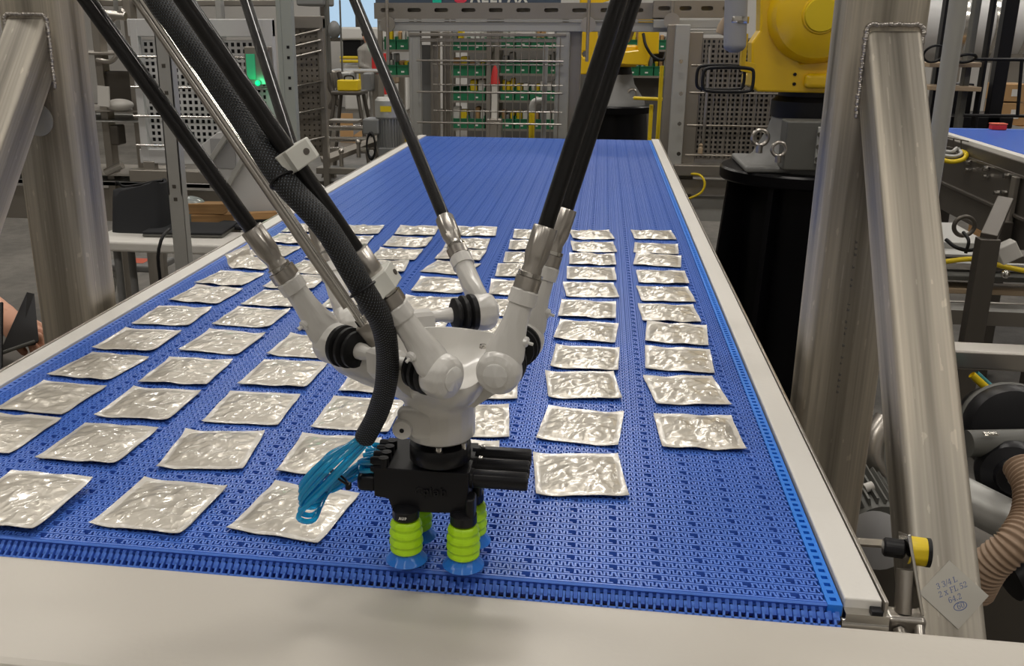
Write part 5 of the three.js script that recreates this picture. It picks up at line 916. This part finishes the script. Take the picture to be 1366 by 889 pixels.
// --- right background: second conveyor and machinery
{
  const t = thing('belt_conveyor', 'second blue belt conveyor with dark steel side, right of the thick upright', 'conveyor');
  const x = 2.25, z0 = -5.15, z1 = -2.0;
  obj('belt', rbx(x + 0.05, x + 1.25, 0.86, 0.9, z0, z1, 0.006), M.belt, t);
  const ribs = []; for (let i = 0; i < 118; i++) ribs.push(bx(x + 0.06, x + 1.24, 0.9, 0.9025, z1 - 0.026 * i - 0.018, z1 - 0.026 * i - 0.004)); stuffPart(obj('belt_ribs', ribs, M.belt, t));
  obj('guide_rail', rbx(x, x + 0.045, 0.86, 0.905, z0, z1, 0.003), M.rail, t); obj('guide_rail', rbx(x + 1.255, x + 1.3, 0.86, 0.905, z0, z1, 0.003), M.rail, t);
  obj('side_plate', rbx(x - 0.012, x, 0.50, 0.885, z0, z1, 0.003), M.frameDark, t); obj('side_rib', [rbx(x - 0.03, x - 0.012, 0.64, 0.655, z0, z1, 0.003), rbx(x - 0.02, x - 0.012, 0.815, 0.83, z0, z1, 0.003)], M.frameDark, t);
  for (const p of [[2.235, 0.8043, -4.2934], [2.235, 0.8069, -4.0553], [2.235, 0.8074, -3.8034], [2.235, 0.7139, -3.8778], [2.235, 0.7263, -3.8039], [2.235, 0.5984, -3.8743], [2.235, 0.7678, -4.2777], [2.235, 0.7686, -4.0391]]) obj('bolt', cyl(p, [p[0] - 0.025, p[1], p[2]], 0.014, 0.012, 8), M.bright, t);
  const a = [2.2, 0.5974, -3.6924]; obj('leg', [rbx(x - 0.08, x - 0.03, FLOOR, 0.62, a[2] - 0.10, a[2] + 0.06, 0.004)], M.frameDark, t);
  obj('leg_strap', [bar([x - 0.03, 0.82, a[2]], [x - 0.03, 0.50, a[2]], 0.02, 0.05, 0.003)], M.frame, t);
  { const p = [1.5921, 0.8145, -2.3], q = [1.7445, 0.8883, -2.6]; obj('leg', [bar([p[0], FLOOR, p[2]], p, 0.062, 0.05, 0.003), bar(p, q, 0.05, 0.03, 0.003)], M.frameDark, t); } obj('leg', rbx(x + 1.2, x + 1.25, FLOOR, 0.8, -4.8, -4.7, 0.004), M.frameDark, t); obj('leg', rbx(x + 0.02, x + 0.07, FLOOR, 0.8, -4.8, -4.7, 0.004), M.frameDark, t);
  obj('end_drum', cyl([x + 0.05, 0.85, z0], [x + 1.25, 0.85, z0], 0.045, 0.045, 20), M.beltCore, t);
}
{
  const t = thing('wire_basket', 'small wire guard with bundled yellow and grey cables on the second conveyor', 'cable guard');
  const z = -4.2; for (const [a, b] of [[[2.1359, 0.9213, -4.4], [2.2542, 0.9001, -4.4]], [[2.1431, 0.8706, -4.4], [2.2617, 0.8495, -4.4]], [[2.1741, 0.9142, -4.4], [2.1832, 0.8518, -4.4]], [[2.2123, 0.9071, -4.4], [2.2215, 0.8447, -4.4]], [[2.2542, 0.9001, -4.4], [2.2629, 0.8417, -4.4]]]) obj('wire', cyl(a, b, 0.004, 0.004, 6), M.frameDark, t);
  obj('yellow_cable', tube([[2.0736, 0.8192, -4.3], [2.1492, 0.8054, -4.3], [2.1987, 0.8181, -4.3], [2.2311, 0.8395, -4.35], [2.2209, 0.8487, -4.4]], 0.012, 30, 8), M.yellowDeep, t);
  obj('grey_cable', [tube([[2.077, 0.84, -4.32], [2.1596, 0.8301, -4.32], [2.2083, 0.8416, -4.36], [2.2043, 0.8601, -4.4]], 0.010, 30, 8), tube([[2.0805, 0.8609, -4.34], [2.1485, 0.8507, -4.34], [2.1963, 0.8638, -4.4]], 0.01, 30, 8)], M.galv, t);
}
{
  const t = thing('black_fork_mast', 'black lifting mast with rails and a steering wheel behind the second conveyor', 'mast'); const z = -6.2;
  for (const [a, b, m] of [[[3.0059, 1.2665, -6.2], [3.0925, 1.2671, -6.2], 'black'], [[2.7773, 1.2677, -6.1], [2.8156, 1.268, -6.1], 'grayBox'], [[2.6221, 1.2636, -6.2], [2.6612, 1.2639, -6.2], 'black'], [[2.8553, 1.2713, -6.0], [2.8741, 1.2714, -6.0], 'black']]) obj('column', rbx(a[0], b[0], 0.75, 1.75, a[2] - 0.08, a[2], 0.006), M[m], t);
  for (const [a, b] of [[[2.5019, 1.236, -6.1], [2.8296, 1.2386, -6.1]], [[2.5224, 1.0865, -6.1], [2.8535, 1.0802, -6.1]]]) obj('bench_rail', bar(a, b, 0.25, 0.03, 0.004), M.tan, t);
  for (const [a, b] of [[[2.7529, 1.2783, -5.9], [3.0764, 1.2759, -5.9]], [[2.737, 0.9144, -5.9], [3.136, 0.9156, -5.9]], [[3.0443, 1.2757, -5.9], [3.0755, 0.9147, -5.9]]]) obj('guard_rail', cyl(a, b, 0.011, 0.011, 10), M.black, t);
  const w = new THREE.TorusGeometry(0.06, 0.010, 8, 28); w.rotateX(1.1); w.translate(...[2.6965, 1.2826, -5.9]); const v = new THREE.TorusGeometry(0.065, 0.008, 8, 28); v.rotateX(0.6); v.translate(...[2.4962, 1.3099, -5.9]); obj('steering_wheel', w, M.rubber, t); obj('hoop', v, M.rubber, t);
  obj('base', [rbx(2.7454, 3.177, 0.803, 0.8837, z - 0.5, z, 0.01), rbx(2.7474, 2.9587, 0.8522, 1.0983, z - 0.4, z - 0.2, 0.01)], M.black, t);
  obj('lower_frame', rbx(2.6334, 3.3507, 0.3444, 0.7936, z - 0.5, z - 0.1, 0.01), M.grayBox, t);
}
{
  const t = thing('silver_tank', 'large pale silver tank lying behind the black mast at the right edge', 'tank'); const c = [3.2807, 1.4946, -8.0], e = [3.7623, 1.4959, -8.0];
  obj('shell', [cyl([c[0] - 0.4, c[1], c[2]], [e[0] + 0.3, c[1], c[2]], 0.3, 0.3, 40)], M.whiteFrame, t); for (const f of [0, 0.5, 1]) obj('band', cyl([c[0] + (e[0] - c[0]) * f, c[1], c[2]], [c[0] + (e[0] - c[0]) * f + 0.03, c[1], c[2]], 0.306, 0.306, 40), M.bright, t);
  for (const x of [c[0], e[0]]) obj('saddle', bx(x - 0.05, x + 0.05, FLOOR, c[1] - 0.2, c[2] - 0.2, c[2] + 0.2), M.frame, t);
}
for (const [r, lab] of [[[3.3407, 3.5431, 0.9418, 1.0725], 'upper tan cardboard box stacked behind the black rail'], [[3.3467, 3.5834, 0.763, 0.9336], 'lower tan cardboard box stacked behind the black rail']]) {
  const t = thing('cardboard_box', lab, 'box', [(r[0] + r[1]) / 2, r[2], -7.05]); const w = (r[1] - r[0]) / 2, h = r[3] - r[2]; obj('carton', rbx(-w, w, 0, h - 0.003, -0.15, 0.15, 0.004), M.cardboard, t); obj('paper_label', bx(-w * 0.3, w * 0.2, h * 0.3, h * 0.7, 0.15, 0.152), M.capWhite, t); obj('tape', bx(-w * 0.98, w * 0.98, h - 0.003, h - 0.001, -0.03, 0.03), M.tan, t);
}
{ const t = thing('pallet', 'wooden pallet under the stacked cardboard boxes', 'pallet'); const r = [3.3204, 3.6535, 0.6963, 0.7586]; obj('deck', rbx(r[0], r[1], r[3] - 0.03, r[3], -7.25, -6.85, 0.004), M.wood, t); obj('block', rbx(r[0] + 0.05, r[1] - 0.05, FLOOR, r[3] - 0.03, -7.2, -6.9, 0.004), M.wood, t); }
{ const p = [2.6346, 0.921, -5.05], t = thing('red_box', 'small red box at the far end of the second blue belt', 'box', [p[0], 0.903, p[2]]); obj('case', rbx(-0.04, 0.04, 0, 0.03, -0.03, 0.03, 0.006), M.red, t); obj('lid', rbx(-0.042, 0.042, 0.03, 0.038, -0.032, 0.032, 0.003), M.orange, t); }
{
  const t = thing('under_frame', 'low steel frame with cable trays and a brown beam under the second conveyor', 'frame'); const z = -2.6;
  for (const [a, b, m] of [[[1.5153, 0.5666, -2.6], [1.9996, 0.5452, -2.6], 'tan'], [[1.4921, 0.5129, -2.5], [1.9619, 0.5123, -2.5], 'galv'], [[1.5318, 0.6694, -2.7], [2.0216, 0.6675, -2.7], 'galv'], [[1.5196, 0.6469, -2.65], [2.0032, 0.6484, -2.65], 'galv'], [[1.5088, 0.6141, -2.6], [1.9909, 0.5946, -2.6], 'grayBox'], [[1.6853, 0.7162, -2.5], [1.9311, 0.6882, -2.5], 'frameDark']]) obj('beam', rbx(a[0], b[0], b[1], a[1], a[2] - 0.1, a[2], 0.005), M[m], t);
  obj('tray', [rbx(1.559, 1.803, 0.6674, 0.6936, -3.2, -2.8, 0.004)], M.galv, t); obj('back_sheet', bx(1.5404, 2.22, 0.3417, 0.4339, -2.92, -2.9), M.frame, t);
  obj('tube_end', (() => { const g = new THREE.TorusGeometry(0.035, 0.008, 10, 28); g.translate(...[1.6623, 0.7749, -2.7]); return g; })(), M.frameDark, t);
  obj('loose_cable', [tube([[1.5722, 0.7434, -2.6], [1.5904, 0.7281, -2.55], [1.629, 0.7186, -2.55], [1.6963, 0.7205, -2.6]], 0.007, 30, 8), tube([[1.6258, 0.7724, -2.6], [1.6292, 0.7509, -2.55], [1.6257, 0.7077, -2.55]], 0.006, 30, 8)], M.rubber, t);
  obj('yellow_cable', tube([[1.5307, 0.6838, -2.5], [1.6392, 0.6985, -2.5], [1.7403, 0.6756, -2.5], [1.8898, 0.6494, -2.5]], 0.009, 30, 8), M.yellowDeep, t);
  obj('white_block', [bar([1.6694, 0.734, -2.4], [1.7252, 0.7668, -2.4], 0.06, 0.05, 0.004)], M.tableTop, t); obj('bright_bolt', sph([1.726, 0.6612, -2.45], 0.014), M.bright, t);
  for (const x of [1.5732, 1.9759]) obj('leg', bx(x - 0.03, x + 0.03, FLOOR, 0.45, -2.7, -2.62), M.frameDark, t);
}
{
  const t = thing('machine_rail', 'bright square steel rail crossing at the right edge behind the brace', 'rail'); const a = [1.1519, 0.7696, -1.25], b = [1.3818, 0.7251, -1.25];
  obj('rail_tube', rbx(a[0] - 0.25, b[0] + 0.3, b[1], a[1], -1.32, -1.25, 0.006), M.steel, t); for (const x of [a[0] - 0.2, b[0] + 0.2]) obj('leg', rbx(x - 0.03, x + 0.03, FLOOR, b[1], -1.32, -1.26, 0.005), M.frameDark, t);
}
{ // drive unit with flexible hose at right
  const t = thing('vacuum_pump', 'black round pump with pipes beside the steel brace at the right edge', 'pump'); const c = V([1.2129, 0.6601, -1.0767]), k = c.toArray();
  obj('pump_drum', [lathe([[0, -0.14], [0.08, -0.14], [0.092, -0.12], [0.092, 0.04], [0.08, 0.06], [0.05, 0.065], [0, 0.065]], k, [-0.25, 0.35, 1], 36)], M.black, t);
  obj('rim_band', lathe([[0.093, -0.03], [0.097, -0.025], [0.097, 0.0], [0.093, 0.005]], k, [-0.25, 0.35, 1], 36), M.grayBox, t);
  obj('pipe', [cyl([1.0637, 0.6933, -0.9078], [1.2213, 0.6966, -0.9308], 0.026, 0.026, 20)], M.grayBox, t); obj('silver_label', bar([1.0818, 0.7239, -0.888], [1.1072, 0.724, -0.8916], 0.010, 0.004), M.bright, t);
  const d = V([1.1432, 0.6473, -0.8837]); obj('filter_disc', lathe([[0, -0.05], [0.055, -0.05], [0.064, -0.04], [0.064, 0.01], [0.055, 0.025], [0.034, 0.03], [0.03, 0.06], [0, 0.06]], d.toArray(), [-0.35, 0.25, 1], 36), M.black, t);
  obj('hose_clamp', [cyl([1.1156, 0.702, -0.8122], [1.1171, 0.6825, -0.7854], 0.024, 0.024, 18)], M.bright, t);
  obj('silver_canister', lathe([[0, -0.1], [0.034, -0.1], [0.038, -0.09], [0.038, 0.0], [0.034, 0.01], [0.028, 0.006], [0.0, 0.006]], [1.097, 0.6051, -0.78], [0.8, -0.25, 0.45], 28), M.galv, t);
  obj('base_block', rbx(c.x - 0.1, c.x + 0.15, FLOOR, c.y - 0.25, c.z - 0.2, c.z + 0.15, 0.02), M.frameDark, t);
  const h = thing('flexible_hose', 'tan ribbed flexible hose curving down at the right edge', 'hose');
  const cv = new THREE.CatmullRomCurve3([[1.0857, 0.7325, -0.733], [1.0864, 0.7164, -0.6859], [1.0719, 0.6827, -0.642], [1.0375, 0.6502, -0.6061], [1.0111, 0.6086, -0.6108], [1.0069, 0.5344, -0.6403]].map(p => V(p))), tg = new THREE.TubeGeometry(cv, 260, 0.0285, 20), P = tg.attributes.position, U = tg.attributes.uv;
  for (let i = 0; i < P.count; i++) { const cp = cv.getPointAt(U.getX(i)), r = 1 + 0.07 * Math.sin(U.getX(i) * 34 * 2 * Math.PI); P.setXYZ(i, cp.x + (P.getX(i) - cp.x) * r, cp.y + (P.getY(i) - cp.y) * r, cp.z + (P.getZ(i) - cp.z) * r); } tg.computeVertexNormals();
  obj('ribbed_tube', tg, std([0.36, 0.25, 0.17], 0.5), h); obj('end_cuff', cyl([1.102, 0.5716, -0.6649], [1.0632, 0.5567, -0.655], 0.04, 0.04, 24), M.black, t);
  const y = thing('yellow_hose', 'yellow and green hose running down behind the right brace', 'hose'); obj('hose', tube([[1.1476, 0.7502, -1.1479], [1.184, 0.7196, -1.1436], [1.1902, 0.7155, -1.0905], [1.1952, 0.7098, -1.0367]], 0.008, 30, 8), M.yellowDeep, y); obj('green_line', tube([[1.1652, 0.7463, -1.1703], [1.1986, 0.7184, -1.1664], [1.2098, 0.711, -1.113], [1.2132, 0.7078, -1.0597]], 0.006, 30, 8), std([0.05, 0.25, 0.3], 0.5), y);
}
{ // motor seen between upright and brace
  const t = thing('finned_motor', 'dark finned motor seen between the right upright and its brace', 'motor'); const c = V([0.8879, 0.557, -0.8416]), k = c.toArray();
  obj('motor_barrel', cyl([k[0] - 0.02, k[1], k[2] - 0.12], [k[0], k[1], k[2] + 0.06], 0.055, 0.055, 28), M.grayBox, t);
  const f = []; for (let i = 0; i < 26; i++) { const g = bx(-0.002, 0.002, 0.05, 0.066, -0.1, 0.05); g.rotateZ(i / 26 * 2 * Math.PI); g.translate(k[0] - 0.01, k[1], k[2]); f.push(g); } stuffPart(obj('cooling_fins', f, M.grayBox, t));
  obj('pale_disc', lathe([[0, 0.0], [0.05, 0], [0.052, 0.01], [0.03, 0.02], [0, 0.022]], [0.8597, 0.5782, -0.7175], [-0.2, 0.4, 1], 28), M.duct, t);
  obj('pipe_elbow', tube([[0.9591, 0.6773, -1.0465], [0.9375, 0.6397, -1.032], [0.933, 0.6021, -1.0199], [0.9561, 0.5722, -1.014]], 0.028, 30, 16), M.steel, t); obj('white_plug', cyl([0.8653, 0.619, -0.8363], [0.8806, 0.6245, -0.8401], 0.009, 0.009, 12), M.tableTop, t);
  obj('mount', bx(k[0] - 0.08, k[0] + 0.06, FLOOR, k[1] - 0.05, k[2] - 0.1, k[2] + 0.05), M.frameDark, t);
}
scene.traverse(o => { if (o.isLight && o.shadow) o.castShadow = true; });
renderer.render(scene, camera);
